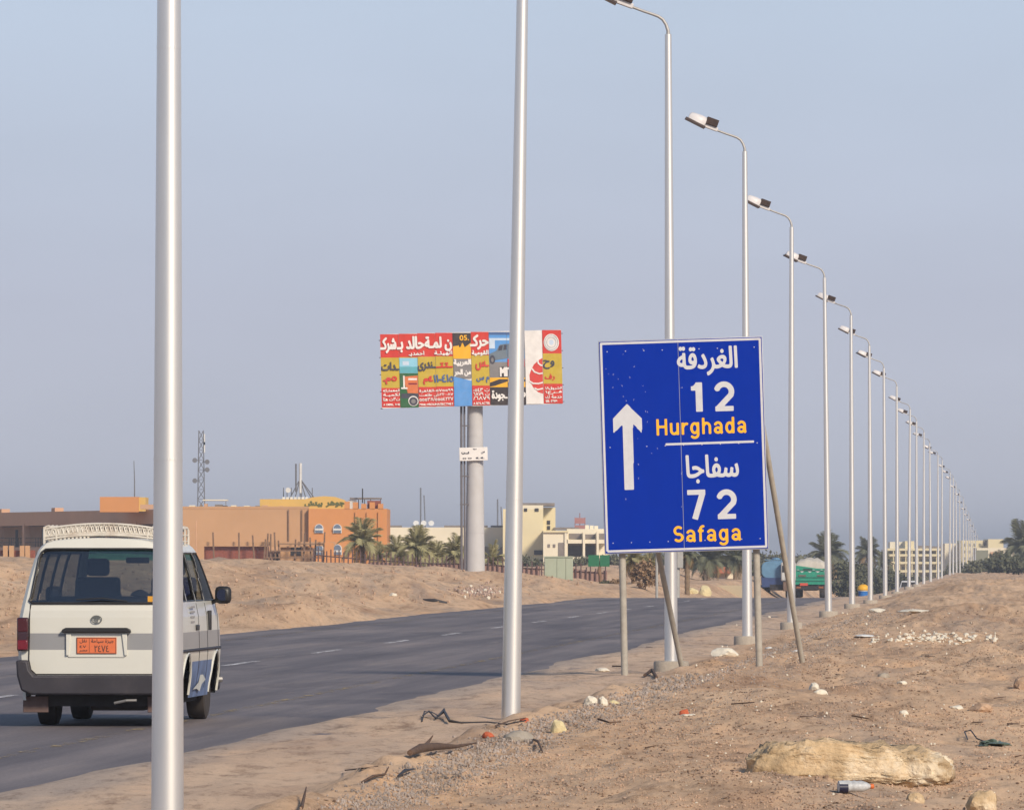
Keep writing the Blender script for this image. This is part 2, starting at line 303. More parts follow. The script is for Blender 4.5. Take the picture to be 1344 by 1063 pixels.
# ------------------------------------------------------------------ ground
def make_ground():
    def axis(segs):
        out = []
        for a, b, st in segs: out += list(np.arange(a, b, st))
        return np.array(out + [segs[-1][1]])
    us = axis([(-2400, -400, 400), (-400, -100, 50), (-100, -36, 4), (-36, -16, .3), (-16, -8, 1.0), (-8, -5.2, .08), (-5.2, 1.6, .04), (1.6, 6, .4), (6, 40, 4), (40, 400, 60), (400, 2400, 500)])
    ys = axis([(-30, 40, 5), (40, 44, 1), (44, 75, .085), (75, 110, .14), (110, 170, .3), (170, 330, .6), (330, 560, 3), (560, 720, 20), (720, 1000, 40), (1000, 9000, 500)])
    U, Y = np.meshgrid(us, ys); X = U + SLOPE * Y; Z = ground_z(X, Y)
    n, m = U.shape; idx = np.arange(n * m).reshape(n, m)
    fs = np.stack([idx[:-1, :-1], idx[:-1, 1:], idx[1:, 1:], idx[1:, :-1]], -1).reshape(-1, 4)
    me = bpy.data.meshes.new('ground'); me.vertices.add(n * m); me.vertices.foreach_set('co', np.stack([X, Y, Z], -1).ravel())
    me.loops.add(fs.size); me.loops.foreach_set('vertex_index', fs.ravel()); me.polygons.add(len(fs))
    me.polygons.foreach_set('loop_start', np.arange(0, fs.size, 4)); me.polygons.foreach_set('use_smooth', np.ones(len(fs), bool)); me.update(calc_edges=True)
    m_ = bpy.data.materials.new('desert_ground'); m_.use_nodes = True; nt = m_.node_tree; N = nt.nodes; K = nt.links; b = N['Principled BSDF']
    b.inputs['Roughness'].default_value = .95; b.inputs['Specular IOR Level'].default_value = .1
    g = N.new('ShaderNodeNewGeometry')
    def noise(s, d, r=.6, sc=(1, 1, 1)):
        mp = N.new('ShaderNodeMapping'); mp.inputs['Scale'].default_value = sc; K.new(g.outputs['Position'], mp.inputs[0])
        q = N.new('ShaderNodeTexNoise'); q.inputs['Scale'].default_value = s; q.inputs['Detail'].default_value = d; q.inputs['Roughness'].default_value = r; K.new(mp.outputs[0], q.inputs[0]); return q.outputs[0]
    def ramp(src, stops):
        r = N.new('ShaderNodeValToRGB'); e = r.color_ramp.elements
        while len(e) < len(stops): e.new(.5)
        for i, (p, c) in enumerate(stops): e[i].position = p; e[i].color = (*c, 1) if len(c) == 3 else c
        K.new(src, r.inputs[0]); return r.outputs[0]
    def mix(f, a, bb, mode='MIX'):
        x = N.new('ShaderNodeMix'); x.data_type = 'RGBA'; x.blend_type = mode
        for s, i in ((f, 0), (a, 6), (bb, 7)):
            if isinstance(s, (int, float)): x.inputs[i].default_value = s
            elif isinstance(s, tuple): x.inputs[i].default_value = (*s, 1)
            else: K.new(s, x.inputs[i])
        return x.outputs[2]
    base = ramp(noise(.45, 8, .66, (1, .16, 1)), [(.30, (.34, .205, .125)), (.5, (.55, .38, .245)), (.70, (.64, .46, .31))])
    orange = ramp(noise(.9, 6, .65, (1, .16, 1)), [(.52, (0, 0, 0)), (.70, (.6, .6, .6))])
    c = mix(orange, base, (.53, .30, .15))
    grey = ramp(noise(.7, 8, .72, (1, .12, 1)), [(.50, (0, 0, 0)), (.64, (.65, .65, .65))])
    c = mix(grey, c, (.30, .235, .19))
    dt = N.new('ShaderNodeVectorMath'); dt.operation = 'DOT_PRODUCT'; K.new(g.outputs['Position'], dt.inputs[0]); dt.inputs[1].default_value = (1, -SLOPE, 0)
    wv = N.new('ShaderNodeMath'); wv.operation = 'MULTIPLY_ADD'; K.new(noise(.8, 5, .6, (1, .2, 1)), wv.inputs[0]); wv.inputs[1].default_value = 1.6; K.new(dt.outputs['Value'], wv.inputs[2])
    mr = N.new('ShaderNodeMapRange'); mr.interpolation_type = 'SMOOTHSTEP'; K.new(wv.outputs[0], mr.inputs[0]); mr.inputs[1].default_value = -4.3; mr.inputs[2].default_value = -3.5; mr.inputs[3].default_value = .8; mr.inputs[4].default_value = 0
    lo = N.new('ShaderNodeMapRange'); K.new(dt.outputs['Value'], lo.inputs[0]); lo.inputs[1].default_value = -9.5; lo.inputs[2].default_value = -8.5
    def gate(q): x = N.new('ShaderNodeMath'); x.operation = 'MULTIPLY'; K.new(q, x.inputs[0]); K.new(lo.outputs[0], x.inputs[1]); return x.outputs[0]
    c = mix(gate(mr.outputs[0]), c, mix(.5, c, (.50, .40, .325)))                      # pale trodden dust of the shoulder
    mr2 = N.new('ShaderNodeMapRange'); mr2.interpolation_type = 'SMOOTHSTEP'; K.new(wv.outputs[0], mr2.inputs[0]); mr2.inputs[1].default_value = -6.0; mr2.inputs[2].default_value = -5.3; mr2.inputs[3].default_value = .75; mr2.inputs[4].default_value = 0
    c = mix(gate(mr2.outputs[0]), c, (.34, .285, .245))                                # asphalt grit along the edge
    speck = ramp(noise(12, 5, .85, (1, .35, 1)), [(.27, (.28, .24, .22)), (.42, (1, 1, 1)), (.62, (1, 1, 1)), (.74, (1.25, 1.25, 1.25))])
    c = mix(1.0, c, speck, 'MULTIPLY')
    sp2 = ramp(noise(3.2, 7, .8, (1, .2, 1)), [(.34, (.55, .51, .49)), (.48, (1, 1, 1)), (.66, (1.14, 1.12, 1.1))])
    c = mix(1.0, c, sp2, 'MULTIPLY')
    K.new(c, b.inputs['Base Color'])
    bm = N.new('ShaderNodeBump'); bm.inputs['Strength'].default_value = .7; bm.inputs['Distance'].default_value = .03; K.new(noise(9, 8, .75), bm.inputs['Height']); K.new(bm.outputs[0], b.inputs['Normal'])
    me.materials.append(m_); o = bpy.data.objects.new('ground', me); COL.objects.link(o); o['kind'] = 'structure'; o['label'] = 'sandy desert verge and roadside banks around the road'
make_ground()

def sheet(name, u0, u1, ys, dz, m, parent=None, kind=None, nu=2, left=None):
    b = B(); us = np.linspace(0, 1, nu)
    for y in ys:
        a = u0 if left is None else left(y)
        for t in us: u = a + (u1 - a) * t; b.v.append((u + SLOPE * y, y, float(road_z(np.array([y]))[0]) + dz))
    for j in range(len(ys) - 1):
        for i in range(nu - 1): k = j * nu + i; b.f.append((k, k + 1, k + nu + 1, k + nu))
    return obj(name, b, m, parent, kind=kind)
def asphalt():
    m = bpy.data.materials.new('worn_asphalt'); m.use_nodes = True; nt = m.node_tree; N = nt.nodes; K = nt.links; b = N['Principled BSDF']
    b.inputs['Roughness'].default_value = .72; b.inputs['Specular IOR Level'].default_value = .35
    g = N.new('ShaderNodeNewGeometry')
    def noise(s, d, sc):
        mp = N.new('ShaderNodeMapping'); mp.vector_type = 'POINT'; mp.inputs['Rotation'].default_value = (0, 0, math.atan(SLOPE)); mp.inputs['Scale'].default_value = (1, 1, 1)
        K.new(g.outputs['Position'], mp.inputs[0]); m2 = N.new('ShaderNodeMapping'); m2.inputs['Scale'].default_value = sc; K.new(mp.outputs[0], m2.inputs[0])
        q = N.new('ShaderNodeTexNoise'); q.inputs['Scale'].default_value = s; q.inputs['Detail'].default_value = d; q.inputs['Roughness'].default_value = .65; K.new(m2.outputs[0], q.inputs[0]); return q.outputs[0]
    def ramp(src, stops):
        r = N.new('ShaderNodeValToRGB'); e = r.color_ramp.elements
        while len(e) < len(stops): e.new(.5)
        for i, (p, c) in enumerate(stops): e[i].position = p; e[i].color = (*c, 1)
        K.new(src, r.inputs[0]); return r.outputs[0]
    a = ramp(noise(1.0, 6, (1.1, .03, 1)), [(.34, (.10, .086, .090)), (.5, (.145, .125, .126)), (.66, (.21, .178, .170))])
    c = N.new('ShaderNodeMix'); c.data_type = 'RGBA'; c.blend_type = 'MULTIPLY'; c.inputs[0].default_value = 1
    K.new(a, c.inputs[6]); K.new(ramp(noise(.12, 7, (1, .5, 1)), [(.35, (.78, .78, .80)), (.55, (1, 1, 1)), (.7, (1.25, 1.2, 1.12))]), c.inputs[7])
    pt = N.new('ShaderNodeMix'); pt.data_type = 'RGBA'; pt.blend_type = 'MULTIPLY'; pt.inputs[0].default_value = 1; K.new(c.outputs[2], pt.inputs[6]); c = pt
    K.new(ramp(noise(.35, 2, (1, .22, 1)), [(.60, (1, 1, 1)), (.615, (.78, .78, .80))]), pt.inputs[7])
    d = N.new('ShaderNodeMix'); d.data_type = 'RGBA'; K.new(ramp(noise(2.2, 7, (1, .07, 1)), [(.56, (0, 0, 0)), (.72, (.5, .5, .5))]), d.inputs[0])
    K.new(c.outputs[2], d.inputs[6]); d.inputs[7].default_value = (.27, .22, .18, 1)
    e = N.new('ShaderNodeMix'); e.data_type = 'RGBA'; K.new(ramp(noise(30, 3, (1, 1, 1)), [(.35, (.8, .8, .8)), (.65, (1.2, 1.2, 1.2))]), e.inputs[7]); e.blend_type = 'MULTIPLY'; e.inputs[0].default_value = 1
    K.new(d.outputs[2], e.inputs[6]); K.new(e.outputs[2], b.inputs['Base Color'])
    bm = N.new('ShaderNodeBump'); bm.inputs['Strength'].default_value = .35; bm.inputs['Distance'].default_value = .01; K.new(noise(22, 5, (1, 1, 1)), bm.inputs['Height']); K.new(bm.outputs[0], b.inputs['Normal'])
    return m
def worn_paint(name, col, keep):
    m = bpy.data.materials.new(name); m.use_nodes = True; nt = m.node_tree; N = nt.nodes; K = nt.links; b = N['Principled BSDF']
    b.inputs['Base Color'].default_value = (*col, 1); b.inputs['Roughness'].default_value = .8
    g = N.new('ShaderNodeNewGeometry'); q = N.new('ShaderNodeTexNoise'); q.inputs['Scale'].default_value = 5; q.inputs['Detail'].default_value = 7; q.inputs['Roughness'].default_value = .75
    mp = N.new('ShaderNodeMapping'); mp.inputs['Scale'].default_value = (1, .25, 1); K.new(g.outputs['Position'], mp.inputs[0]); K.new(mp.outputs[0], q.inputs[0])
    r = N.new('ShaderNodeValToRGB'); r.color_ramp.elements[0].position = keep; r.color_ramp.elements[1].position = keep + .12; K.new(q.outputs[0], r.inputs[0])
    t = N.new('ShaderNodeBsdfTransparent'); mx = N.new('ShaderNodeMixShader'); K.new(r.outputs[0], mx.inputs[0]); K.new(t.outputs[0], mx.inputs[1]); K.new(b.outputs[0], mx.inputs[2]); K.new(mx.outputs[0], N['Material Output'].inputs[0])
    return m
ysr = list(np.arange(-30, 290, 8)) + list(np.arange(290, 721, 5))
road = sheet('road', ROADL - .7, ROADR + .6, ysr, 0, asphalt(), None, 'structure', 5, left=lambda y: ROADL - .7 - 6 * float(ss(np.array([y]), 380, 460)[0]))
road['label'] = 'two lane grey asphalt road running towards the distant town'
wp = worn_paint('worn_white_paint', (.62, .60, .60), .42); yp = worn_paint('worn_yellow_paint', (.33, .25, .13), .50)
for k in range(-4, 26):
    y0 = 111.0 + 14.3 * k + random.uniform(-.5, .5); lw = .06 + random.uniform(0, .015)
    o = sheet('lane_dash', -11.95 - lw, -11.95 + lw, [y0, y0 + 2.4, y0 + 4.8], .005, wp, road)
sheet('edge_line', -8.45, -8.31, list(np.arange(30, 420, 8)), .005, yp, road, None)
sheet('edge_line', -15.6, -15.48, list(np.arange(60, 420, 8)), .005, yp, road, None)

# ------------------------------------------------------------------ street lamps
galv = mat('galvanised_steel', (.80, .78, .74), .40, .05, 2.0, metal=.88, spec=.5, dirt=(.5, .48, .46), dirt_amt=.15, stretch=(1, 1, .3))
conc = mat('grey_concrete', (.38, .33, .27), .9, .15, 6, bump=.4, dirt=(.22, .19, .16), dirt_amt=.6)
hood_m = mat('pale_lamp_hood', (.58, .56, .56), .4, .06, 6)
dark_box = mat('rusty_brown_box', (.045, .028, .024), .8, .3, 12)
lens_m = mat('lamp_lens', (.075, .055, .05), .3, .1, 8)
arm_m = mat('dull_arm_steel', (.40, .39, .38), .6, .1, 8, metal=.5)
def make_lamp(detail=True):
    t = thing('street_lamp', 'x', 'street lamp')
    n = 28 if detail else 10; tp = []
    for i in range(15):
        z = -.25 + i * (9.0 + .25) / 14; tp.append((.096 - .049 * max(z, 0) / 9.0, z))
    obj('post', B().lathe(tp, n), galv, t, 50)
    ap = [(0, 0, 8.96), (0, 0, 9.05), (-.03, 0, 9.14), (-.075, 0, 9.21), (-.14, 0, 9.255), (-.22, 0, 9.285), (-.34, 0, 9.325), (-.54, 0, 9.40), (-.66, 0, 9.45)]
    if detail:
        for z in (2.2, 4.6, 7.1): obj('seam_ring', B().lathe([(.0975 - .049 * z / 9, z - .006), (.0975 - .049 * z / 9, z + .006)], 28), galv, t)
    obj('arm', B().tube(ap, [.03, .025, .023, .022, .022, .021, .020, .019, .019], 10 if detail else 6), arm_m, t, 60)
    A = Matrix.Translation((-.50, 0, 9.385)) @ Matrix.Rotation(math.radians(20), 4, 'Y') @ Matrix.Scale(-1, 4, (1, 0, 0))
    A2 = A @ Matrix.Translation((.26, 0, .0)) @ Matrix.Rotation(math.radians(-7), 4, 'Y') @ Matrix.Translation((-.26, 0, -.01))
    h = B(); st = [(.255, .10, .150), (.27, .12, .165), (.38, .13, .165), (.48, .12, .150), (.555, .10, .135), (.585, .08, .10)]; m_ = 12
    for x, w, hh in st:
        for k in range(m_ + 1):
            a = math.pi * k / m_; h.v.append(A2 @ Vector((x, w * math.cos(a), .0 + hh * math.sin(a) ** .6)))
    q = m_ + 1
    for i in range(len(st) - 1):
        for k in range(m_): h.f.append((i * q + k, i * q + k + 1, (i + 1) * q + k + 1, (i + 1) * q + k))
    h.f.append(tuple(range(q))); h.f.append(tuple(range((len(st) - 1) * q, len(st) * q))[::-1])
    obj('lamp_hood', h, hood_m, t, 50)
    obj('lamp_rim', B().box(.23, .625, -.14, .14, -.04, .003, A2), lens_m, t, bevel=.006 if detail else 0)
    obj('ballast_box', B().box(.03, .25, -.10, .10, .045, .175, A), dark_box, t, bevel=.004 if detail else 0)
    if detail: obj('bracket', B().box(.0, .25, -.06, .06, -.025, .043, A), hood_m, t, bevel=.006)
    return t
def ordinal(k): return {3: 'third', 4: 'fourth', 5: 'fifth', 6: 'sixth', 7: 'seventh', 8: 'eighth', 9: 'ninth', 10: 'tenth', 11: 'eleventh', 12: 'twelfth', 13: 'thirteenth', 14: 'fourteenth', 15: 'fifteenth', 16: 'sixteenth'}[k]
lampA = make_lamp(True); lampB = make_lamp(False)
seen = {1: (219.7, 223.8), 2: (670.5, 689.4), 3: (881, 877), 4: (981, 977.5), 5: (1038.5, 1039), 6: (1087.5, 1082), 7: (1118.5, 1117), 8: (1142.5, 1141), 9: (1162, 1160), 10: (1177.5, 1177)}
lab = {1: 'thickest silver lamp post, standing in front of the white van', 2: 'leaning silver lamp post rising past the painted billboard',
       3: 'silver lamp post behind the middle of the blue road sign', 4: 'silver lamp post behind the blue sign beside its edge near the number 2',
       5: 'first silver lamp post standing clear beside the blue sign, crossed below by its brace', 6: 'silver lamp post just past the green truck, on a round concrete footing',
       7: 'silver lamp post just before the yellow and blue kiosk', 8: 'silver lamp post just past the yellow and blue kiosk'}
lr = random.Random(5)
used = set()
far_px = [1193, 1203, 1212.5, 1221.5, 1231.5, 1236, 1246.5, 1251, 1255.5, 1260, 1264, 1268, 1271.5, 1274.5, 1277, 1280, 1283, 1285.5, 1288, 1290.5, 1293, 1295, 1297, 1299, 1300.5, 1302]
for k in range(1, 11 + len(far_px)):
    d = k + .41 if k <= 10 else 1507 / (1318 - far_px[k - 11]); D = 30 * d
    if k in seen: pb, pt = seen[k]
    else: pb = far_px[k - 11]; pt = pb + lr.uniform(-1, 1) * 22 / d
    src = lampA if k <= 13 else lampB
    o = src if src not in used else copy_tree(src); used.add(src)
    x = (pb - CX) / F * D; z = min(gz(x, D), 0.08) if k < 8 else -.006 * max(0, D - 720)
    o.location = (x, D, z - .01)
    lean = math.atan((pt - pb) / F * D / 9.0)
    o.rotation_euler = (0, lean, math.radians(lr.uniform(-9, 9) if k > 4 else lr.uniform(-3, 3)))
    o['group'] = 'street lamps lining the road'
    o['label'] = lab.get(k) or (f'slim silver lamp post, {ordinal(k)} of the roadside row counted from the van' if k <= 16 else 'tiny far lamp post crowded in the merging end of the roadside row')
    if k <= 12 and k >= 3:
        c = obj('concrete_footing', B().lathe([(.25, -.3), (.25, .14), (.235, .16)], 24), conc, o, 40); c.rotation_euler = (0, -lean, 0)
        c.location = (0, 0, 0)

# ------------------------------------------------------------------ the blue road sign
sign_blue = mat('sign_blue_film', (.0003, .024, .30), .5, .04, 3, spec=.06)
white_film = mat('reflective_white_film', (.55, .55, .57), .5, .05, 9, dirt=(.42, .42, .44), dirt_amt=.5)
yellow_film = mat('amber_film', (.82, .42, .015), .45, .08, 9)
back_al = mat('weathered_aluminium', (.42, .44, .48), .5, .1, 5, metal=.4)
post_m = mat('grey_painted_pipe', (.36, .33, .28), .7, .12, 9, bump=.2, dirt=(.25, .2, .16), dirt_amt=.5)
DS = 98.5; PM = F / DS; ROLL = math.radians(1.8); SCX, SCY = 897.2, 584.2
def S(px, py):
    dx, dz = (px - SCX) / PM, (SCY - py) / PM; return (dx * math.cos(ROLL) + dz * math.sin(ROLL), -dx * math.sin(ROLL) + dz * math.cos(ROLL))
c0 = P(SCX, SCY, DS)
sign = thing('road_sign', 'large blue direction sign to Hurghada and Safaga on grey pipe posts', 'road sign', (c0.x, c0.y, 0))
plate = obj('sign_backing', B().box(-1.118, 1.118, 0, .03, -1.448, 1.448), back_al, sign, bevel=.006); plate.location = (0, 0, c0.z); plate.rotation_euler = (0, -ROLL, 0)
def onsign(name, b, m, y): o = obj(name, b, m, plate); o.location = (0, y, 0); return o
seam = S(894, 584)[0]
onsign('sign_panel', B().box(-1.105, seam - .004, -.006, -.001, -1.435, 1.435), sign_blue, 0)
onsign('sign_panel', B().box(seam + .004, 1.105, -.006, -.001, -1.435, 1.435), sign_blue, 0)
w_, h_ = 1.08, 1.41
onsign('border_line', print_mesh('border', [([(-w_, -h_), (w_, -h_), (w_, h_), (-w_, h_), (-w_, -h_ )], .030)], cell=.006), white_film, -.008)
onsign('divider_line', print_mesh('divider', [([S(873.5, 583.2), S(989.6, 579.4)], .030)], cell=.006), white_film, -.008)
def cp(cx, cy): return S(760 + cx / 3.127, 420 + cy / 3.127)
arrow = [cp(196, 344), cp(257, 404), cp(258, 465), cp(221, 424), cp(225, 697), cp(187, 698), cp(178, 430), cp(140, 466), cp(138, 407)]
onsign('arrow', print_mesh('arrow', polys=[arrow], cell=.008), white_film, -.008)
def sgn_text(name, strokes, cxy, h, m, lab=None, sx=1.0):
    x, z = cp(*cxy); onsign(name, print_mesh(name, [([(x + a * h * sx, z + b_ * h) for a, b_ in q], w * h) for q, w in strokes], cell=.006), m, -.008)
ONE = [([(.36, 0), (.36, 1)], .23), ([(.0, .80), (.25, .80)], .15), ([(.13, .80), (.30, .93)], .15)]
TWO = [(arc(.41, .66, .32, .26, 165, -5, 14) + [(.70, .55), (.13, .09)], .19), ([(.02, .085), (.80, .085)], .17)]
SEVEN = [([(.0, .92), (.62, .92)], .17), ([(.53, .90), (.24, 0)], .20)]
hd = 120 / 3.127 / PM
x, z = cp(462, 377)
sgn_text('numeral', ONE, (462, 377), hd, white_film, sx=.75); sgn_text('numeral', TWO, (558, 375), hd, white_film, sx=.80)
sgn_text('numeral', SEVEN, (447, 818), hd, white_film, sx=1.0); sgn_text('numeral', TWO, (568, 817), hd, white_film, sx=.80)
st, wd = word('Hurghada'); hh = 67 / 3.127 / PM; sgn_text('lettering', st, (318, 474), hh, yellow_film, sx=(370 / 3.127 / PM) / (wd * hh))
st, wd = word('Safaga'); sgn_text('lettering', st, (388, 912), hh, yellow_film, sx=(278 / 3.127 / PM) / (wd * hh))
for txt, x0, x1, y0, y1 in (('الغردقة', 406, 650, 229, 113), ('سفاجا', 443, 655, 669, 557)):
    a = cp(x0, y0); b_ = cp(x1, y0); c_ = cp(x0, y1); w = math.hypot(b_[0] - a[0], b_[1] - a[1]); h = math.hypot(c_[0] - a[0], c_[1] - a[1])
    onsign('lettering', print_mesh('arabic', polys=glyph_polys(txt, a[0], a[1], w, h), cell=.006, grow=.009), white_film, -.008)
chips = B(); cr = random.Random(2)
for i in range(95):
    if i % 2 and i < 84: continue
    if i < 55: px, py = cr.uniform(783, 850), cr.gauss(500, 45)
    elif i < 70: px, py = cr.gauss(835, 14), cr.uniform(560, 670)
    elif i < 84: px, py = 895 + cr.gauss(0, .8), cr.uniform(445, 720)
    else: px, py = cr.uniform(800, 1000), cr.choice([447, 720, 722, 721])
    x, z = S(px, py)
    if abs(x) > 1.06 or abs(z) > 1.40: continue
    l = cr.uniform(.005, .020); w = cr.uniform(.002, .005); a = cr.gauss(-.2, .5)
    dx, dz = math.sin(a) * l, math.cos(a) * l
    chips.add([(x - w, 0, z), (x + dx * .5, 0, z - dz), (x + w, 0, z), (x - dx, 0, z + dz)], [(0, 1, 2, 3)])
onsign('paint_chips', chips, white_film, -.0075)['kind'] = 'stuff'
riv = B()
for i in range(9):
    for z in (-1.30, 0, 1.30):
        riv.lathe([(.008, 0), (.006, .004)], 8, Matrix.Translation((-1.0 + i * .25, -.006, z)) @ Matrix.Rotation(math.pi / 2, 4, 'X'))
onsign('rivet', riv, white_film, 0)
for z in (-1.1, -.35, .35, 1.1): obj('backing_rail', B().box(-1.05, 1.05, .03, .07, z - .03, z + .03), back_al, plate)
def rod(name, a, b_, r, m, parent):
    o0 = parent.location; return obj(name, B().tube([a - o0, b_ - o0], r, 16), m, parent, 50)
for bx, by, tx, ty in ((820.5, 890, 811.5, 470), (997.5, 893, 986, 470)):
    D = DS + .14; a = P(bx, by, D); a.z = gz(a.x, a.y) - .3; rod('post', a, P(tx, ty, D), .047, post_m, sign)
for bx, by, tx, ty in ((897.5, 888, 817, 500), (1057.5, 897, 991, 500)):
    a = P(bx, by, 101.1); b_ = P(tx, ty, DS + .24); g = gz(a.x, a.y); dirn = (b_ - a); k = (g - .2 - a.z) / dirn.z; rod('brace', a + dirn * k, b_, .038, post_m, sign)

# ------------------------------------------------------------------ the billboard
DB = 360.0; BM = F / DB; BR = math.radians(1.45)
bb0 = P(623.5, 757, DB)
bill = thing('billboard', 'wide patched red and yellow advertising billboard on one thick grey column', 'billboard', bb0)
colm = mat('grey_column_paint', (.46, .45, .45), .6, .06, 1.2, dirt=(.36, .33, .30), dirt_amt=.4)
pr = [(.50, -1.5), (.49, 0)] + [(.49 - .11 * i / 8, (757 - 529) / BM * i / 8) for i in range(1, 9)]
obj('column', B().lathe(pr, 32), colm, bill, 50)
for z in (2.2, 4.6, 7.0): obj('column_joint', B().lathe([(.50 - .013 * z, z - .02), (.50 - .013 * z, z + .02)], 32), colm, bill)
top = (757 - 485.5) / BM
fr = obj('billboard_frame', B().box(-4.45, 4.45, .0, .30, -1.80, 1.80), mat('dark_steel_frame', (.10, .10, .11), .7), bill)
fr.location = ((619.5 - 623.5) / BM, -.75, top + .02); fr.rotation_euler = (0, -BR, 0)
obj('column_head', B().box(-.36, .36, -.42, .35, -.6, .6), colm, bill).location = (-.05, 0, top - 1.2)
cols = dict(red=(.56, .035, .02), yel=(.50, .36, .03), white=(.72, .69, .66), blk=(.035, .025, .025), gold=(.78, .40, .01), grey=(.20, .19, .19), dgrn=(.02, .11, .035), blue=(.09, .28, .62), lblue=(.24, .52, .66),
            sea=(.10, .36, .42), mar=(.22, .015, .03), ora=(.60, .16, .05), dk=(.05, .05, .07), crd=(.58, .05, .035), navy=(.06, .12, .28), car=(.14, .18, .22), pale=(.50, .60, .72))
bm_ = {k: mat('print_' + k, v, .55, .10, 2.5, dirt=(.45, .36, .30), dirt_amt=.12) for k, v in cols.items()}
# crop coordinates of the billboard: x 98..1235, y 92..545 at 4.8 pixels per photograph pixel
def bx(cx): return (480 + cx / 4.8 - 619.5) / BM
def lean(cx): return (cx - 668) / 4.8 / BM * 0
def bz(cy, cx=668): return (485.5 - (420 + cy / 4.8)) / BM - (cx - 668) / 4.8 / BM * math.tan(BR)
edges = [97, 214, 330, 442, 553, 667, 780, 893, 1004, 1116, 1237]
panels = []
for i in range(10):
    p = obj('billboard_panel', B().box(bx(edges[i]) + .006, bx(edges[i + 1]) - .006, -.10, -.001, -1.835, 1.835), bm_['white'], fr); panels.append(p)
def pan(cx): return panels[max(i for i in range(10) if edges[i] <= cx)] if cx > 97 else panels[0]
lay = [0]
def patch(name, pts, c, cx=None, dz=0.0):               # a flat printed patch: crop points
    lay[0] += 1; y = -.104 - .0012 * (lay[0] % 40) - dz
    b = B(); b.add([(bx(a), 0, bz(q, a)) for a, q in pts], [tuple(range(len(pts)))[::-1]])
    ccx = cx or sum(a for a, q in pts) / len(pts); o = obj(name, b, bm_[c], pan(ccx)); o.location = (0, y, 0); return o
def rect(x0, x1, y0, y1, c, name='colour_field'): return patch(name, [(x0, y0), (x1, y0), (x1, y1), (x0, y1)], c)
def T_(i): return 98 - (edges[i] - 97) * .026 , 556 - (edges[i] - 97) * .025
for i in (0, 1, 2, 3, 5, 9):                            # the red and yellow advertisement
    a, b_ = edges[i] + 1, edges[i + 1] - 1; t0, t1 = T_(i)
    rect(a, b_, t0 - 2, t0 + 145, 'red'); rect(a, b_, t0 + 145, t0 + 335, 'yel'); rect(a, b_, t0 + 335, t1, 'red')
a, b_ = edges[1] + 1, edges[2] - 1                      # lorry picture
rect(a, b_, 245, 340, 'lblue'); rect(a, b_, 340, 556, 'dgrn'); rect(a, b_, 300, 338, 'sea'); rect(a + 20, a + 60, 265, 290, 'pale')
patch('lorry_picture', [(240, 362), (328, 355), (328, 470), (262, 462), (244, 400)], 'ora'); rect(268, 322, 372, 384, 'white', 'lorry_picture'); rect(268, 322, 402, 412, 'mar', 'lorry_picture')
rect(222, 328, 468, 498, 'dk', 'lorry_picture'); rect(222, 262, 430, 440, 'white', 'lorry_picture'); rect(262, 320, 430, 466, 'ora', 'lorry_picture'); rect(236, 246, 356, 440, 'white', 'lorry_picture')
def disc(cx, cy, r, c, n=24, ry=None, name='round_print'): return patch(name, [(cx + r * math.cos(2 * math.pi * k / n), cy + (ry or r) * math.sin(2 * math.pi * k / n)) for k in range(n)], c)
disc(297, 515, 32, 'white'); disc(297, 517, 27, 'dk'); disc(297, 517, 14, 'grey')
i = 4; a, b_ = edges[4] + 1, edges[5] - 1               # dunes, road and sea picture
rect(a, b_, 88, 160, 'blk'); rect(a, b_, 150, 250, 'gold'); patch('dune_picture', [(a, 128), (a + 50, 145), (a + 30, 168), (a, 172)], 'blk'); patch('dune_picture', [(a + 62, 150), (b_, 128), (b_, 150), (a + 74, 178)], 'blk')
patch('dune_picture', [(a + 34, 160), (a + 62, 140), (a + 48, 175), (a + 40, 178)], 'blk')
rect(a, b_, 250, 372, 'grey'); patch('sea_picture', [(a, 362), (b_, 388), (b_, 545), (a, 549)], 'blue'); patch('sea_picture', [(a, 366), (b_, 392), (b_, 418), (a, 400)], 'pale'); rect(a, b_, 455, 470, 'pale'); rect(a, b_, 508, 546, 'blue')
patch('round_print', [(a, 415), (a + 24, 425), (a + 42, 455), (a + 42, 482), (a + 20, 508), (a, 514)], 'mar'); patch('round_print', [(a, 450), (a + 32, 446), (a + 14, 478), (a, 470)], 'gold')
for i in (6, 7):                                        # car picture
    a, b_ = edges[i] + 1, edges[i + 1] - 1
    rect(a, b_, 84, 300, 'blue'); rect(a, b_, 82, 100, 'navy'); rect(a, b_, 120, 134, 'pale'); rect(a, b_, 270, 372, 'grey'); rect(a, b_, 368, 432, 'gold'); rect(a, b_, 428, 541, 'blk')
    patch('dune_picture', [(a, 400), (a + 60, 378), (b_, 378), (b_, 392), (a + 30, 420), (a, 425)], 'blk'); 
rect(782, 818, 128, 186, 'pale', 'van_picture')
patch('car_picture', [(784, 218), (826, 200), (850, 160), (891, 156), (891, 246), (800, 262), (784, 250)], 'car'); patch('car_picture', [(842, 170), (868, 164), (862, 196), (838, 200)], 'dk'); patch('car_picture', [(874, 162), (891, 162), (891, 192), (870, 196)], 'dk')
patch('car_picture', [(895, 156), (960, 160), (1000, 200), (1000, 244), (895, 246)], 'car'); disc(800, 255, 17, 'dk', ry=28); disc(800, 257, 8, 'grey', ry=14)
rect(844, 891, 300, 364, 'blk'); rect(895, 985, 300, 364, 'blk'); rect(895, 1002, 250, 298, 'red')
t0, t1 = T_(8)
rect(1006, 1115, 80, 534, 'white')                      # white panel with the red segmented shape
patch('red_shape', [(1114, 245), (1092, 258), (1060, 285), (1042, 318), (1030, 352), (1032, 392), (1052, 430), (1082, 460), (1114, 470)], 'crd')
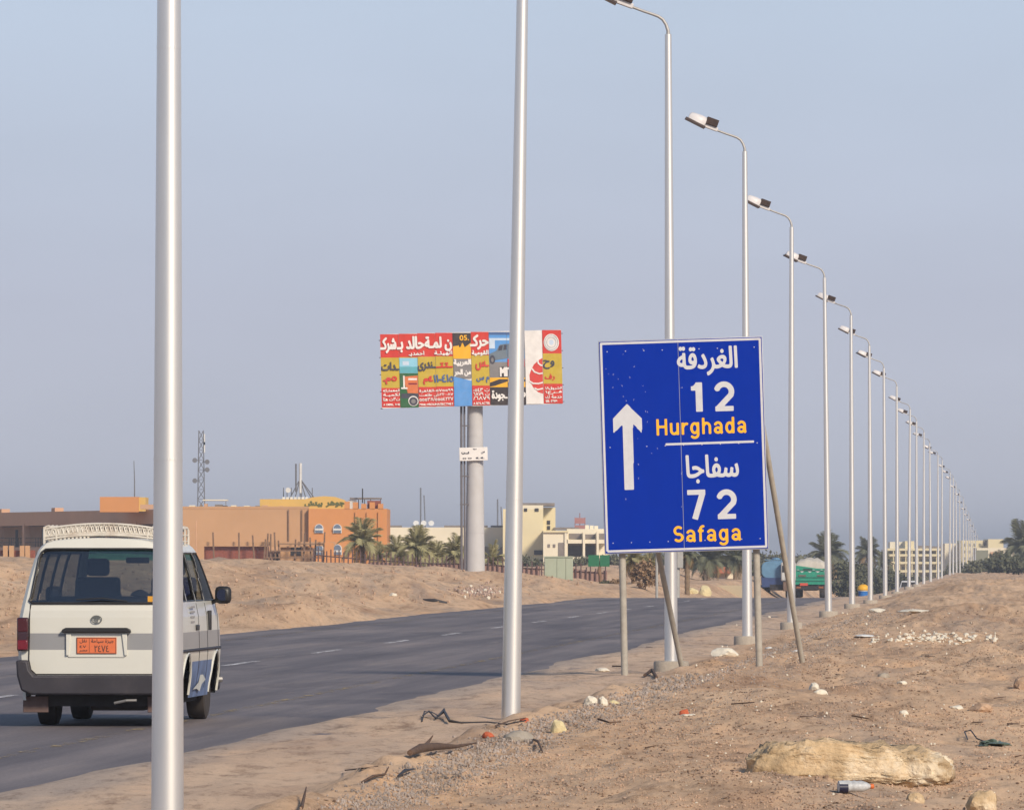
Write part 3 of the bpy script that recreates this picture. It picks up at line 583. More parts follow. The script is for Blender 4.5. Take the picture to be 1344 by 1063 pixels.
def bstroke(name, pts, w, c, cxp):
    lay[0] += 1; b = print_mesh(name, [([(bx(p), bz(q, p)) for p, q in pts], w / 4.8 / BM)], cell=.012); o = obj(name, b, bm_[c], pan(cxp)); o.location = (0, -.104 - .0012 * 45 - .0005 * (lay[0] % 20), 0)
for pts in ([(1084, 256), (1088, 278), (1102, 290), (1114, 292)], [(1046, 310), (1062, 332), (1092, 344), (1114, 340)], [(1030, 390), (1050, 404), (1085, 406), (1114, 398)], [(1060, 434), (1080, 444), (1114, 436)]): bstroke('white_stripe', pts, 9, 'white', 1060)
disc(1173, 147, 48, 'white', 32, 54); disc(1173, 147, 15, 'pale', 24, 17)
for r_ in (41, 29): bstroke('ring_print', [(1173 + r_ * math.cos(a), 147 + r_ * 1.12 * math.sin(a)) for a in np.linspace(0, 2 * math.pi, 32)], 2.2, 'car', 1173)
def btext(txt, x0, x1, y0, y1, c, grow=.02, cell=.016, ar=True):   # crop box y0 top, y1 bottom
    lay[0] += 1; zz = bz(y1, (x0 + x1) / 2)
    ps = glyph_polys(txt, bx(x0), zz, (x1 - x0) / 4.8 / BM, (y1 - y0) / 4.8 / BM, ar)
    if not ps: return
    ps = [[(p, q + (p - bx((x0 + x1) / 2)) * 0) for p, q in w] for w in ps]
    b = print_mesh('lettering', polys=ps, cell=cell, grow=grow)
    o = obj('lettering', b, bm_[c], pan((x0 + x1) / 2)); o.location = (0, -.104 - .0012 * 42 - .0004 * (lay[0] % 30), 0)
btext('شركـ', 100, 196, 118, 212, 'white', .03); btext('حالد بـ', 205, 372, 112, 206, 'white', .03); btext('ن لمـة', 380, 545, 112, 200, 'white', .03)
btext('احمديـ', 275, 372, 202, 234, 'white', .008); btext('الهيئـة', 436, 548, 200, 230, 'white', .008)
btext('حركـ', 664, 776, 100, 190, 'white', .03); btext('القومية', 672, 776, 196, 232, 'white', .01)
btext('ـدات', 102, 213, 272, 322, 'dk', .018); btext('ـندرى', 332, 442, 270, 325, 'dk', .018); btext('ـتتـ', 446, 550, 275, 304, 'red', .018); btext('ـس', 695, 776, 265, 320, 'crd', .015)
btext('٥م.', 112, 196, 362, 408, 'red', .02); btext('٤م', 364, 424, 360, 408, 'red', .02); btext('٤١٥-١١', 430, 552, 350, 396, 'navy', .015); btext('م س', 698, 776, 362, 400, 'navy', .012)
btext('وح', 1120, 1188, 258, 312, 'dk', .015); btext('رف', 1128, 1188, 345, 385, 'red', .012)
for y, a_, b_, c_, d_ in ((448, 'المعماركه', '٥٧٥٥٩٩-القاهرة', 'ت ٥٤٣-', 'الشروق١٨'), (474, 'لكميـة', '٢٢٠٠٨٧ش طلعت', 'ت ٦٨٧٩', 'فـرع١'), (500, 'ت٣ت هلا', '٥٥٥٤٢٢٧/٥٥٥٣٨', '٦٨٧٩/', 'خدمة ك')):
    for t, x0, x1 in ((a_, 108, 212), (b_, 336, 548), (c_, 674, 776), (d_, 1128, 1232)): btext(t, x0, x1, y - 8 + (0 if x0 < 660 else -6 if x0 < 1000 else -16), y + 14 + (0 if x0 < 660 else -6 if x0 < 1000 else -16), 'white', .004, .014)
for t, x0, x1, y in (('A DEISS, .9 SS', 108, 212, 532), ('MAIL:HSOUHA/SECTNET', 336, 548, 528), ('A SITE.ACTEE', 674, 776, 522), ('SSE. EYEM', 1128, 1200, 508)): btext(t, x0, x1, y, y + 14, 'white', .003, .014, False)
btext('العربية', 556, 664, 254, 296, 'white', .018); btext('من الحر', 560, 662, 316, 358, 'white', .018); btext('ـجودة', 792, 888, 450, 515, 'white', .02); btext('و', 985, 1002, 462, 492, 'white', .015)
btext('MI', 848, 890, 306, 358, 'white', .03, .016, False); btext('TSU', 897, 975, 306, 358, 'white', .03, .016, False); btext('05.', 598, 655, 102, 134, 'gold', .01, .016, False)
for s_, x in ((-1, edges[0]), (1, edges[-1])):
    for y in (120, 228, 336, 442, 548): obj('frame_bolt', B().box(bx(x) - .06, bx(x) + .06, -.02, .02, bz(y + (0 if s_ < 0 else -15)) - .02, bz(y + (0 if s_ < 0 else -15)) + .02), bm_['dk'], fr)
for px0, px1 in ((605.5, 606.5), (609.5, 611.5)):
    obj('conduit_pipe', B().tube([((px0 - 623.5) / BM + .02, -.3, .2), ((px0 - 623.5) / BM, -.3, (757 - 531) / BM)], .06 if px0 < 607 else .05, 8), mat('dark_pipe', (.13, .12, .13), .6), bill)
for z in (3.6, 5.0, 7.5): obj('pipe_clamp', B().box(-.75, -.3, -.34, -.26, z - .03, z + .03), MATS['dark_pipe'], bill)
np_ = obj('name_plate', B().box(-.70, .70, -.04, .04, -.33, .33), bm_['white'], bill, bevel=.01); np_.location = ((621.5 - 623.5) / BM, -.54, (757 - 596) / BM); np_.rotation_euler = (0, -math.radians(1.5), 0)
for t, x0, x1, z0, z1, ar in (('المحلية', -.60, -.22, -.02, .13, True), ('من', .38, .56, .0, .16, True), ('شركة', -.02, .16, .2, .27, True), ('٤٤ ٥٥', -.55, .55, -.24, -.16, True)):
    o = obj('lettering', print_mesh('l', polys=glyph_polys(t, x0, z0, x1 - x0, z1 - z0, ar), cell=.014, grow=.006), bm_['dk'], np_); o.location = (0, -.045, 0)
# ------------------------------------------------------------------ the white van
van_w = mat('van_white_paint', (.58, .57, .51), .32, .03, 1.2, spec=.5, coat=.4, dirt=(.50, .45, .36), dirt_amt=.35)
van_g = mat('van_grey_stripe', (.25, .25, .255), .4, .04, 2, coat=.3)
blackp = mat('black_plastic', (.018, .017, .018), .45, .15, 8)
bump_m = mat('dusty_bumper', (.030, .027, .034), .6, .2, 3, dirt=(.12, .10, .09), dirt_amt=.35)
rubber = mat('dusty_rubber', (.045, .036, .032), .9, .2, 10)
under_m = mat('dirty_underbody', (.03, .026, .026), .9, .3, 5)
steel = mat('wheel_steel', (.25, .24, .23), .5, .15, 8, metal=.5)
rack_w = mat('white_rack_paint', (.58, .54, .47), .5, .1, 10, dirt=(.35, .25, .18), dirt_amt=.6)
seat_m = mat('dark_seat_cloth', (.035, .033, .038), .9, .15, 9)
trim_m = mat('grey_interior_trim', (.16, .155, .15), .8, .1, 5)
vglass = glass_mat('tinted_window_glass', (.40, .43, .43), .13)
wglass = glass_mat('windscreen_glass', (.68, .74, .72), .06)
tband = glass_mat('teal_sun_band', (.10, .42, .38), .05)
PV = 134.0; VD = 71.0
vx = (126.8 - CX) / F * VD
van = thing('van', 'white minibus van with grey stripe and roof rack, driving off', 'van', (vx, VD, 0), -math.atan(SLOPE))
HW = [(.30, .74), (.50, .772), (.70, .79), (.90, .785), (1.07, .778), (1.20, .752), (1.45, .70), (1.63, .654), (1.744, .612), (1.79, .565), (1.825, .48), (1.845, .30), (1.852, .0)]
def hw(z): return float(np.interp(z, [p[0] for p in HW], [p[1] for p in HW]))
def ry(z): return .03 + .24 * max(0, (z - 1.12) / .72) ** 1.15
def fy(z): return float(np.interp(z, [.3, .5, .9, 1.15, 1.75, 1.852], [4.22, 4.30, 4.26, 4.10, 3.40, 3.15]))
zs_ = [.26, .34, .42, .50, .56, .62, .68, .755, .82, .917, 1.0, 1.07, 1.14, 1.20, 1.225, 1.33, 1.45, 1.55, 1.63, 1.70, 1.725, 1.76, 1.79, 1.812, 1.828, 1.838, 1.845, 1.849, 1.851, 1.852]
xs_top = {1.812: .52, 1.828: .45, 1.838: .37, 1.845: .27, 1.849: .16, 1.851: .07, 1.852: 0}
def sx_(z): return xs_top.get(z, hw(z))
ts = list(np.linspace(0, 1, 84))
def side_pt(z, t, s, inset=0.0):
    y0, y1 = ry(z), fy(z); y = y0 + (y1 - y0) * t; w = sx_(z)
    r = .10; e = min((y - y0) / r, 1.0); w *= 1 - .055 * (1 - math.sqrt(max(0, 1 - (1 - e) ** 2)))
    e2 = min((y1 - y) / .45, 1.0); w *= 1 - .10 * (1 - math.sqrt(max(0, 1 - (1 - e2) ** 2)))
    return (s * max(w - inset, 0), y, z)
WIN = [(.30, 1.15), (1.22, 1.95), (2.02, 2.72)]
bd, gl_, fr_, pnl = B(), {}, B(), B(); stps = {k: B() for k in ('L', 'R', 'rl', 'rr', 'f')}
for s in (-1, 1):
    for i in range(len(zs_) - 1):
        for j in range(len(ts) - 1):
            q = [side_pt(zs_[i], ts[j], s), side_pt(zs_[i], ts[j + 1], s), side_pt(zs_[i + 1], ts[j + 1], s), side_pt(zs_[i + 1], ts[j], s)]
            if s < 0: q = q[::-1]
            cy = sum(p[1] for p in q) / 4; cz = (zs_[i] + zs_[i + 1]) / 2
            if cz < .34 and (cy < .5 or cy > 3.9): pass
            if any(math.hypot(cy - wy, cz - .31) < .385 for wy in (1.0, 3.57)): continue
            k = None
            if 1.225 < cz < 1.70:
                for n, (a, b_) in enumerate(WIN + [(2.80, 3.9)]):
                    sl_ = 0 if n < 3 else (cz - 1.225) * 1.05
                    if a < cy < b_ - sl_: k = n
            if k is not None:
                q2 = [side_pt(zs_[i], ts[j], s, .012), side_pt(zs_[i], ts[j + 1], s, .012), side_pt(zs_[i + 1], ts[j + 1], s, .012), side_pt(zs_[i + 1], ts[j], s, .012)]
                gl_.setdefault((s, k), B()).add(q2, [(0, 1, 2, 3)])
            elif .755 <= cz < .917: stps['R' if s > 0 else 'L'].add(q, [(0, 1, 2, 3)])
            elif cz < .62 and 1.4 < cy < 3.2 and s > 0: pnl.add(q, [(0, 1, 2, 3)])
            else: bd.add(q, [(0, 1, 2, 3)])
# rear and front faces
def rwin(x, z): return z > 1.215 and z < 1.735 and abs(x) < .655 - (z - 1.215) * .155 + .0 and not (z > 1.69 and abs(x) > .655 - (z - 1.215) * .155 - .045 + (1.735 - z))
rz = sorted(set(zs_[1:] + [1.215, 1.735, .72, .60, .95, 1.03]))
rglass = B(); ns = 56
def rpt(z, k, y=None):
    w = sx_(z) * .945; x = -w + 2 * w * k / ns; xx = abs(x) / max(w, 1e-6)
    return (x, (ry(z) if y is None else y) - .025 * (1 - xx ** 4) + .0, z)
for i in range(len(rz) - 1):
    for k in range(ns):
        q = [rpt(rz[i], k), rpt(rz[i], k + 1), rpt(rz[i + 1], k + 1), rpt(rz[i + 1], k)]
        cx = sum(p[0] for p in q) / 4; cz = (rz[i] + rz[i + 1]) / 2
        if rwin(cx, cz): rglass.add([(p[0], p[1] + .006, p[2]) for p in q], [(0, 1, 2, 3)])
        elif .755 <= cz < .917 and .30 < abs(cx) < .665: stps['rr' if cx > 0 else 'rl'].add(q, [(0, 1, 2, 3)])
        else: bd.add(q, [(0, 1, 2, 3)])
front, wsc, wband = B(), B(), B()
for i in range(len(zs_) - 1):
    for k in range(24):
        def fp(z, k): w = sx_(z) * .90; return (w - 2 * w * k / 24, fy(z) + .12 * (1 - abs(1 - 2 * k / 24) ** 2.5), z)
        q = [fp(zs_[i], k), fp(zs_[i], k + 1), fp(zs_[i + 1], k + 1), fp(zs_[i + 1], k)]; cz = (zs_[i] + zs_[i + 1]) / 2
        if 1.14 < cz < 1.76 and 1 <= k <= 22: (wband if cz > 1.60 else wsc).add(q, [(0, 1, 2, 3)])
        elif .755 <= cz < .917: stps['f'].add(q, [(0, 1, 2, 3)])
        else: bd.add(q, [(0, 1, 2, 3)])
obj('body', bd, van_w, van, 50); [obj('grey_stripe', b_, van_g, van, 50) for b_ in stps.values()]; obj('rear_window', rglass, vglass, van, 40); obj('windscreen', wsc, wglass, van, 40); obj('sun_band', wband, tband, van, 40)
for (s, k), b in gl_.items(): obj('side_window', b, vglass, van, 40)
art_m = mat('blue_side_art', (.10, .15, .28), .5, .45, 5)
pa = obj('painted_side_panel', pnl, art_m, van)
bird = B(); bird.add([(0, p[0], p[1]) for p in [(1.6, .34), (2.1, .40), (2.35, .52), (2.55, .60), (2.5, .48), (2.75, .42), (2.4, .38), (2.2, .31), (1.95, .34)]], [tuple(range(9))]); bo = obj('painted_bird', bird, mat('pale_bird_paint', (.45, .45, .42), .6, .2, 4), pa); bo.location = (.768, 0, 0)
# pillars and gaskets
def loop_on_rear(pts, off=-.012): return [(x, ry(z) - .025 * (1 - (abs(x) / (hw(z) * .945)) ** 4) + off, z) for x, z in pts]
g = []
def rw(z): return .655 - (z - 1.215) * .155
g += [(x, 1.212) for x in np.linspace(-.64, .64, 14)] + [(.668, 1.235)] + [(rw(z) + .004, z) for z in np.linspace(1.28, 1.65, 6)] + [(.568, 1.71), (.53, 1.738)] + [(x, 1.742) for x in np.linspace(.45, -.45, 12)] + [(-.53, 1.738), (-.568, 1.71)] + [(-rw(z) - .004, z) for z in np.linspace(1.65, 1.28, 6)] + [(-.668, 1.235), (-.64, 1.212)]
obj('rear_window_gasket', B().tube(loop_on_rear(g), .012, 6, False), blackp, van, 60)
dg = [(x, .515) for x in np.linspace(-.60, .60, 12)] + [(.65, .56), (.672, .66), (.665, .9), (.665, 1.07), (.655, 1.2)]
obj('tailgate_gap', B().tube(loop_on_rear([(-a, b_) for a, b_ in dg[::-1][:5]] + dg, -.003), .006, 5, False), under_m, van)
for s in (-1, 1):
    for n, (a, b_) in enumerate(WIN + [(2.80, 3.9)]):
        tA = lambda y, z: (y - ry(z)) / (fy(z) - ry(z)); c = [(a, 1.222), (b_, 1.222), (b_ - (0 if n < 3 else .50), 1.702), (a, 1.702), (a, 1.222)]
        pp = []
        for (y0, z0), (y1, z1) in zip(c, c[1:]):
            for k in range(6):
                y = y0 + (y1 - y0) * k / 6; z = z0 + (z1 - z0) * k / 6; pp.append(side_pt(z, tA(y, z), s, .006))
        obj('window_gasket', B().tube(pp, .011, 5, False), blackp, van)
    for y in (2.0, 2.76, 3.75):
        obj('door_gap', B().tube([(s * (hw(z) + .001), y, z) for z in (.34, .5, .7, .9, 1.07, 1.2)], .003, 5, False), under_m, van)
    obj('side_moulding', B().tube([(s * (hw(.70) + .004), y, .735) for y in np.linspace(.25, 3.85, 12)], .018, 6), bump_m, van)
    for wy in (1.0, 3.57):
        w = obj('wheel', B(), None, van); me = w.data
        M0 = Matrix.Rotation(math.pi / 2, 4, 'Y')
        w.data = B().lathe([(.19, -.09), (.27, -.098), (.305, -.085), (.312, -.05), (.312, .05), (.305, .085), (.27, .098), (.19, .09)], 32, M0).mesh('wheel', 35); w.data.materials.append(rubber); bpy.data.meshes.remove(me)
        w.location = (s * (.595 if wy < 2 else .60), wy, .312)
        obj('rim', B().lathe([(.19, -.07), (.17, -.055), (.16, -.01), (.07, -.015), (.06, -.05), (.03, -.055)] if s < 0 else [(.03, .055), (.06, .05), (.07, .015), (.16, .01), (.17, .055), (.19, .07)], 24, M0), steel, w, 40)
        lip = B(); pts = [(s * (hw(.31 + .40 * math.sin(a)) - .0), wy + .40 * math.cos(a), .31 + .40 * math.sin(a)) for a in np.linspace(-.05, math.pi + .05, 20)]
        lip.tube(pts, .014, 6); obj('wheel_arch', lip, van_w, van, 50)
obj('door_handle', B().box(.772, .800, 1.72, 1.95, .93, .985), blackp, van, bevel=.008)
for y in (2.86, 3.02): obj('door_handle', B().box(.775, .797, y, y + .05, .92, 1.12), blackp, van, bevel=.006)
obj('air_vent', B().tube([(.70, .12, 1.05), (.705, .12, 1.3), (.67, .13, 1.6), (.63, .2, 1.68)], .018, 6), blackp, van)
for k in range(4): obj('side_lettering', B().box(.782, .786, 1.30, 1.62, 1.155 - k * .05, 1.175 - k * .05), van_g, van)
# rear fittings
bmp = [(-.785, .655), (-.672, .655), (-.652, .56), (-.61, .505), (.61, .505), (.652, .56), (.672, .655), (.785, .655), (.775, .5), (.735, .36), (.64, .315), (-.64, .315), (-.735, .36), (-.775, .5)]
obj('rear_bumper', B().prism(bmp, -.10, .20), bump_m, van, bevel=.02)
obj('underbody', B().box(-.62, .62, .12, 4.0, .20, .45), under_m, van)
obj('fuel_tank', B().box(-.1, .45, .3, .9, .155, .3), under_m, van, bevel=.03)
obj('spare_wheel', B().lathe([(.26, .17), (.29, .19), (.29, .27), (.26, .29)], 24, Matrix.Translation((.32, .65, 0))), under_m, van)
obj('exhaust_pipe', B().tube([(.18, -.04, .235), (.30, -.06, .26), (.40, -.05, .262)], .014, 8), steel, van)
obj('mud_flap', B().box(-.74, -.49, .10, .12, .14, .30), mat('brown_mud_flap', (.13, .085, .075), .9, .2, 10), van, bevel=.006)
obj('mud_flap', B().box(.49, .74, .10, .12, .14, .30), MATS['brown_mud_flap'], van, bevel=.006)
lampr = mat('red_tail_lamp', (.13, .004, .012), .2, .15, 9, coat=.6); lampd = mat('smoked_tail_lamp', (.035, .012, .018), .25, .2, 9, coat=.6)
for s in (-1, 1):
    a, b_ = (.672, .783) if s > 0 else (-.783, -.672)
    tl = obj('tail_lamp', B().box(a, b_, -.035, .14, .745, 1.072), lampd, van, bevel=.015)
    obj('brake_lens', B().box(a + .004, b_ - .004, -.043, .02, .755, .85), lampr, tl, bevel=.008); obj('indicator_lens', B().box(a + .004, b_ - .004, -.041, .02, .93, 1.06), mat('maroon_lens', (.06, .012, .016), .25, .1, 8), tl, bevel=.008)
hb = [(-.343, .925), (-.335, .955), (-.30, .972), (.30, .972), (.335, .955), (.343, .925)]
obj('tailgate_handle', B().prism(hb, -.055, .03), blackp, van, bevel=.008)
rec = obj('plate_recess', B().prism([(-.295, .70), (-.275, .68), (.275, .68), (.295, .70), (.295, .922), (-.295, .922)], -.004, .02), van_w, van, bevel=.006)
for s in (-1, 1): obj('recess_side', B().prism([(s * .30, .70), (s * .275, .70), (s * .25, .915), (s * .30, .922)][::s], -.022, .01), van_w, rec, bevel=.005)
npl = obj('number_plate', B().box(-.198, .198, -.014, -.006, .715, .878), mat('orange_plate', (.62, .15, .055), .5, .08, 14), van, bevel=.004)
for x0, x1, z0, z1, t in ((-.052, .17, .815, .862, 'جيزة سياحة'), (-.02, .125, .735, .80, '٢٤٧٤'), (-.165, -.095, .82, .862, 'نقل'), (-.165, -.10, .775, .80, '٤٧'), (-.17, -.09, .735, .755, 'مصر')):
    o = obj('lettering', print_mesh('l', polys=glyph_polys(t, x0, z0, x1 - x0, z1 - z0), cell=.0022, grow=.001), mat('plate_ink', (.10, .04, .03), .7), npl); o.location = (0, -.0155, 0)
obj('plate_border', print_mesh('b', [([(-.192, .721), (.192, .721), (.192, .872), (-.192, .872), (-.192, .721)], .006), ([(-.07, .73), (-.07, .865)], .004)], cell=.002), MATS['plate_ink'], npl).location = (0, -.0155, 0)
em = print_mesh('e', [(arc(0, 0, .050, .036, 0, 360, 30), .011), (arc(0, .013, .030, .013, 0, 360, 24), .008), (arc(0, -.003, .013, .028, 0, 360, 24), .008)], cell=.0025)
obj('oval_emblem', em, mat('chrome_emblem', (.22, .22, .20), .3, metal=.7), van).location = (0, -.012, 1.052)
obj('window_sticker', B().box(.50, .58, ry(1.23) - .028, ry(1.23) - .022, 1.225, 1.28), mat('yellow_sticker', (.62, .30, .03), .6), van)
# wiper, interior
obj('rear_wiper', B().tube([(.30, .005, 1.23), (.05, .0, 1.26), (-.20, -.01, 1.245)], .008, 6), blackp, van)
def seatback(x, y, w, z0, z1):
    s_ = obj('seat', B().box(x - w / 2, x + w / 2, y, y + .12, z0, z1), seat_m, van, bevel=.04); return s_
def headrest(p, x, y, z): obj('headrest', B().box(x - .12, x + .12, y, y + .09, z, z + .18), seat_m, p, bevel=.04)
for y in (1.0, 1.85): s_ = seatback(0, y, 1.2, .5, 1.27)
for x in (-.36, .42):
    s_ = seatback(x, 2.9, .46, .5, 1.46); headrest(s_, x, 2.91, 1.47)
seatback(.02, 2.9, .26, .5, 1.15)
obj('dashboard', B().box(-.68, .68, 3.55, 4.0, .8, 1.17), seat_m, van, bevel=.03)
obj('steering_wheel', B().tube([(-.36 + .18 * math.cos(a), 3.42 + .06 * math.sin(a), 1.22 + .17 * math.sin(a)) for a in np.linspace(0, 2 * math.pi, 24)], .014, 6), blackp, van)
obj('interior_floor', B().box(-.70, .70, .25, 3.9, .45, .5), trim_m, van); obj('roof_lining', B().box(-.56, .56, .32, 3.1, 1.765, 1.775), trim_m, van)
obj('parcel_shelf', B().box(-.66, .66, .10, .55, 1.13, 1.20), trim_m, van)
obj('rear_view_mirror', B().box(-.12, .12, 3.35, 3.38, 1.60, 1.66), blackp, van, bevel=.01)
for x, c_ in ((.30, 'cloth_bundle'), (.48, 'cloth_bundle')):
    b = B(); b.lathe([(.02, 1.27), (.10, 1.28), (.08, 1.31), (.02, 1.34)], 10, Matrix.Translation((x, 1.06, 0))); obj(c_, b, seat_m, van, 60)
for s in (-1, 1):
    mr = obj('wing_mirror', B().box(s * .875 - .085, s * .875 + .085, 3.38, 3.47, 1.185, 1.365), blackp, van, bevel=.05)
    obj('mirror_arm', B().tube([(s * .70, 3.50, 1.19), (s * .76, 3.47, 1.20), (s * .84, 3.43, 1.24)], .022, 8), blackp, mr)
    obj('mirror_glass', B().lathe([(.001, 0), (.060, .0)], 20, Matrix.Translation((s * .872, 3.374, 1.275)) @ Matrix.Rotation(math.radians(12 * s), 4, 'Z') @ Matrix.Rotation(math.pi / 2, 4, 'X'), caps=False), mat('mirror_silver', (.05, .06, .10), .08, metal=1), mr)
    obj('headlamp', B().box(s * .5 - .16, s * .5 + .16, 4.2, 4.34, .72, .92), mat('headlamp_glass', (.5, .5, .5), .15), van, bevel=.03)
obj('front_bumper', B().box(-.74, .74, 4.15, 4.42, .28, .55), bump_m, van, bevel=.04)
obj('exhaust_stub', B().tube([(.74, 3.98, .40), (.80, 4.0, .40)], .03, 8), steel, van)
# roof rack
def roofz(x): return float(np.interp(abs(x), [0, .16, .27, .37, .45, .56, .61], [1.852, 1.849, 1.845, 1.838, 1.828, 1.80, 1.76]))
rk = obj('roof_rack', B().tube([(x, .42, 1.935 + .055 * (1 - (x / .57) ** 2)) for x in np.linspace(-.565, .565, 17)], .014, 6), rack_w, van, 60)
obj('rack_rail', B().tube([(x, .42, 1.835 + .045 * (1 - (x / .57) ** 2)) for x in np.linspace(-.565, .565, 17)], .013, 6), rack_w, rk, 60)
obj('rack_rail', B().tube([(x, .42, 1.86 + .045 * (1 - (x / .57) ** 2)) for x in np.linspace(-.565, .565, 17)], .010, 6), rack_w, rk, 60)
lat = B()
for i in range(24):
    x0 = -.565 + i * 1.13 / 24; x1 = x0 + 1.13 / 24; zt = lambda x: 1.93 + .055 * (1 - (x / .57) ** 2); zb = lambda x: 1.862 + .045 * (1 - (x / .57) ** 2)
    lat.tube([(x0, .42, zb(x0)), ((x0 + x1) / 2, .418, zt(x0)), (x1, .42, zb(x1))], .012, 5)
    lat.tube([(x0, .425, zt(x0)), ((x0 + x1) / 2, .423, zb(x0)), (x1, .425, zt(x1))], .010, 5)
obj('rack_lattice', lat, rack_w, rk, 60)
for s in (-1, 1):
    for z in (1.82, 1.88, 1.95): obj('rack_rail', B().tube([(s * .565, y, z) for y in (.42, 1.2, 2.0, 2.9)], .010, 6), rack_w, rk)
    for k in range(9):
        y = .42 + k * .31; obj('rack_hoop', B().tube([(s * .575, y, 1.79), (s * .575, y, 1.93), (s * .56, y, 1.96), (s * .53, y, 1.97), (s * .46, y, 1.93), (s * .45, y, 1.84)], .013, 6), rack_w, rk, 60)
for k in range(9): obj('rack_bar', B().tube([(-.56, .42 + k * .31, 1.875), (0, .42 + k * .31, 1.90), (.56, .42 + k * .31, 1.875)], .010, 5), rack_w, rk)
obj('rack_end', B().box(-.58, -.562, .405, .44, 1.79, 1.96), rack_w, rk); obj('rack_end', B().box(.562, .58, .405, .44, 1.79, 1.96), rack_w, rk)

# ------------------------------------------------------------------ far vehicles
def wheelset(parent, xs, ys, r, w):
    for y in ys:
        for x in xs: obj('wheel', B().lathe([(r * .6, -w / 2), (r * .93, -w / 2), (r, -w * .35), (r, w * .35), (r * .93, w / 2), (r * .6, w / 2)], 20, Matrix.Translation((x, y, r)) @ Matrix.Rotation(math.pi / 2, 4, 'Y')), rubber, parent, 40)
green = mat('green_lorry_paint', (.012, .26, .16), .5, .12, 3, dirt=(.12, .16, .12), dirt_amt=.3); cream = mat('cream_tarpaulin', (.50, .46, .39), .8, .12, 2, bump=.4)
DT = 549.0
def on_road(px, D): x = (px - CX) / F * D; return Vector((x, D, float(road_z(np.array([D]))[0])))
gt = thing('lorry', 'green tipper lorry with a cream tarpaulin load, seen from behind', 'lorry', on_road(1063, DT), -math.atan(SLOPE))
obj('cargo_box', B().box(-1.22, 1.22, 0, 5.2, 1.05, 2.25), green, gt, bevel=.03)
obj('tailboard', B().prism([(-1.24, 1.0), (1.24, 1.0), (1.24, 1.95), (1.0, 2.15), (-1.0, 2.45), (-1.24, 2.35)], -.10, -.02), green, gt, bevel=.02)
b = B(); n = 14
for j, (y, hgt) in enumerate(((.0, .15), (.1, .55), (.8, .75), (2.5, .85), (4.6, .6), (5.2, .1))):
    for k in range(n + 1): a = math.pi * k / n; b.v.append((1.2 * math.cos(a) * (1 if k not in (0, n) else 1.02), y, 2.2 + hgt * math.sin(a) ** .7 + .05 * math.sin(k * 2.3 + j)))
for j in range(5):
    for k in range(n): b.f.append((j * 15 + k, j * 15 + k + 1, (j + 1) * 15 + k + 1, (j + 1) * 15 + k))
b.f.append(tuple(range(15))[::-1]); obj('tarpaulin', b, cream, gt, 60)
sc_ = [(-1.2 + i * .15, 1.98 + (.12 if i % 4 == 2 else .07 if i % 2 else -.02)) for i in range(17)]
ww = mat('white_trim_paint', (.62, .62, .6), .5)
o = obj('white_scallop', print_mesh('s', [(sc_, .09)], cell=.03), ww, gt); o.location = (0, -.11, 0)
for z, w in ((2.32, .07), (1.55, .05), (1.28, .05)): obj('tailboard_rib', B().box(-1.2, 1.2, -.15, -.10, z - w / 2 - (.25 if z > 2 else 0), z + w / 2 - (.25 if z > 2 else 0)), mat('dark_green_rib', (.01, .13, .085), .6), gt)
for x in (-.85, .55): obj('tail_badge', B().box(x, x + .55, -.14, -.105, 1.62, 1.74), mat('brown_badge', (.14, .10, .08), .6), gt)
obj('tail_window', B().prism([(-.55, 2.02), (.2, 2.02), (.15, 2.2), (-.5, 2.2)], -.13, -.10), blackp, gt)
obj('number_plate', B().box(-.75, -.15, -.2, -.15, .92, 1.12), mat('red_orange_plate', (.55, .07, .04), .5), gt)
obj('rear_bumper', B().box(-1.2, 1.2, -.12, .1, .62, .90), under_m, gt, bevel=.02); obj('chassis', B().box(-.5, .5, .2, 6.6, .55, .95), under_m, gt)
for s in (-1, 1): obj('tail_lamp', B().box(s * .85 - .18, s * .85 + .18, -.16, -.1, .72, .86), mat('amber_tail_lamp', (.28, .09, .03), .4), gt)
wheelset(gt, (-.95, .95), (1.2, 5.9), .5, .5); obj('cab', B().box(-1.15, 1.15, 5.5, 7.2, .9, 2.6), green, gt, bevel=.08)
tk = thing('tanker_lorry', 'blue water tanker lorry with white cab beside the green lorry', 'tanker', on_road(1019, 540), -math.atan(SLOPE))
lb = mat('light_blue_tank', (.11, .23, .36), .5, .15, 1.5); nb = mat('navy_lorry_paint', (.03, .055, .16), .55, .2, 2)
M1 = Matrix.Translation((0, .2, 1.95)) @ Matrix.Rotation(-math.pi / 2, 4, 'X')
obj('tank', B().prism([(1.13 * math.copysign(abs(math.cos(a)) ** .6, math.cos(a)), 2.08 + .68 * math.copysign(abs(math.sin(a)) ** .6, math.sin(a))) for a in np.linspace(0, 2 * math.pi, 29)[:-1]], .2, 5.2), lb, tk, 50, bevel=.06)
obj('tank_rail', B().box(-.9, .9, .4, 5.0, 2.80, 2.86), lb, tk); obj('tank_hatch', B().lathe([(.28, 2.8), (.28, 2.95), (.1, 3.0)], 16, Matrix.Translation((-.1, 2, 0))), lb, tk)
obj('side_tank', B().box(-1.15, 1.1, .3, 5.2, 1.0, 1.62), nb, tk, bevel=.08); obj('chassis', B().box(-.5, .5, .1, 6.8, .55, 1.0), under_m, tk)
obj('rear_panel', B().box(-1.1, 1.1, .1, .2, .8, 1.5), nb, tk); wheelset(tk, (-.9, .9), (1.3, 2.4, 6.0), .5, .5)
obj('cab', B().box(.35, 1.45, -.55, .05, 1.25, 2.65), mat('dirty_white_cab', (.50, .49, .47), .6, .15, 2), tk, bevel=.10); obj('cab_step', B().box(.5, 1.35, -.45, .05, .5, 1.2), mat('brown_grime', (.16, .10, .07), .8), tk, bevel=.05)
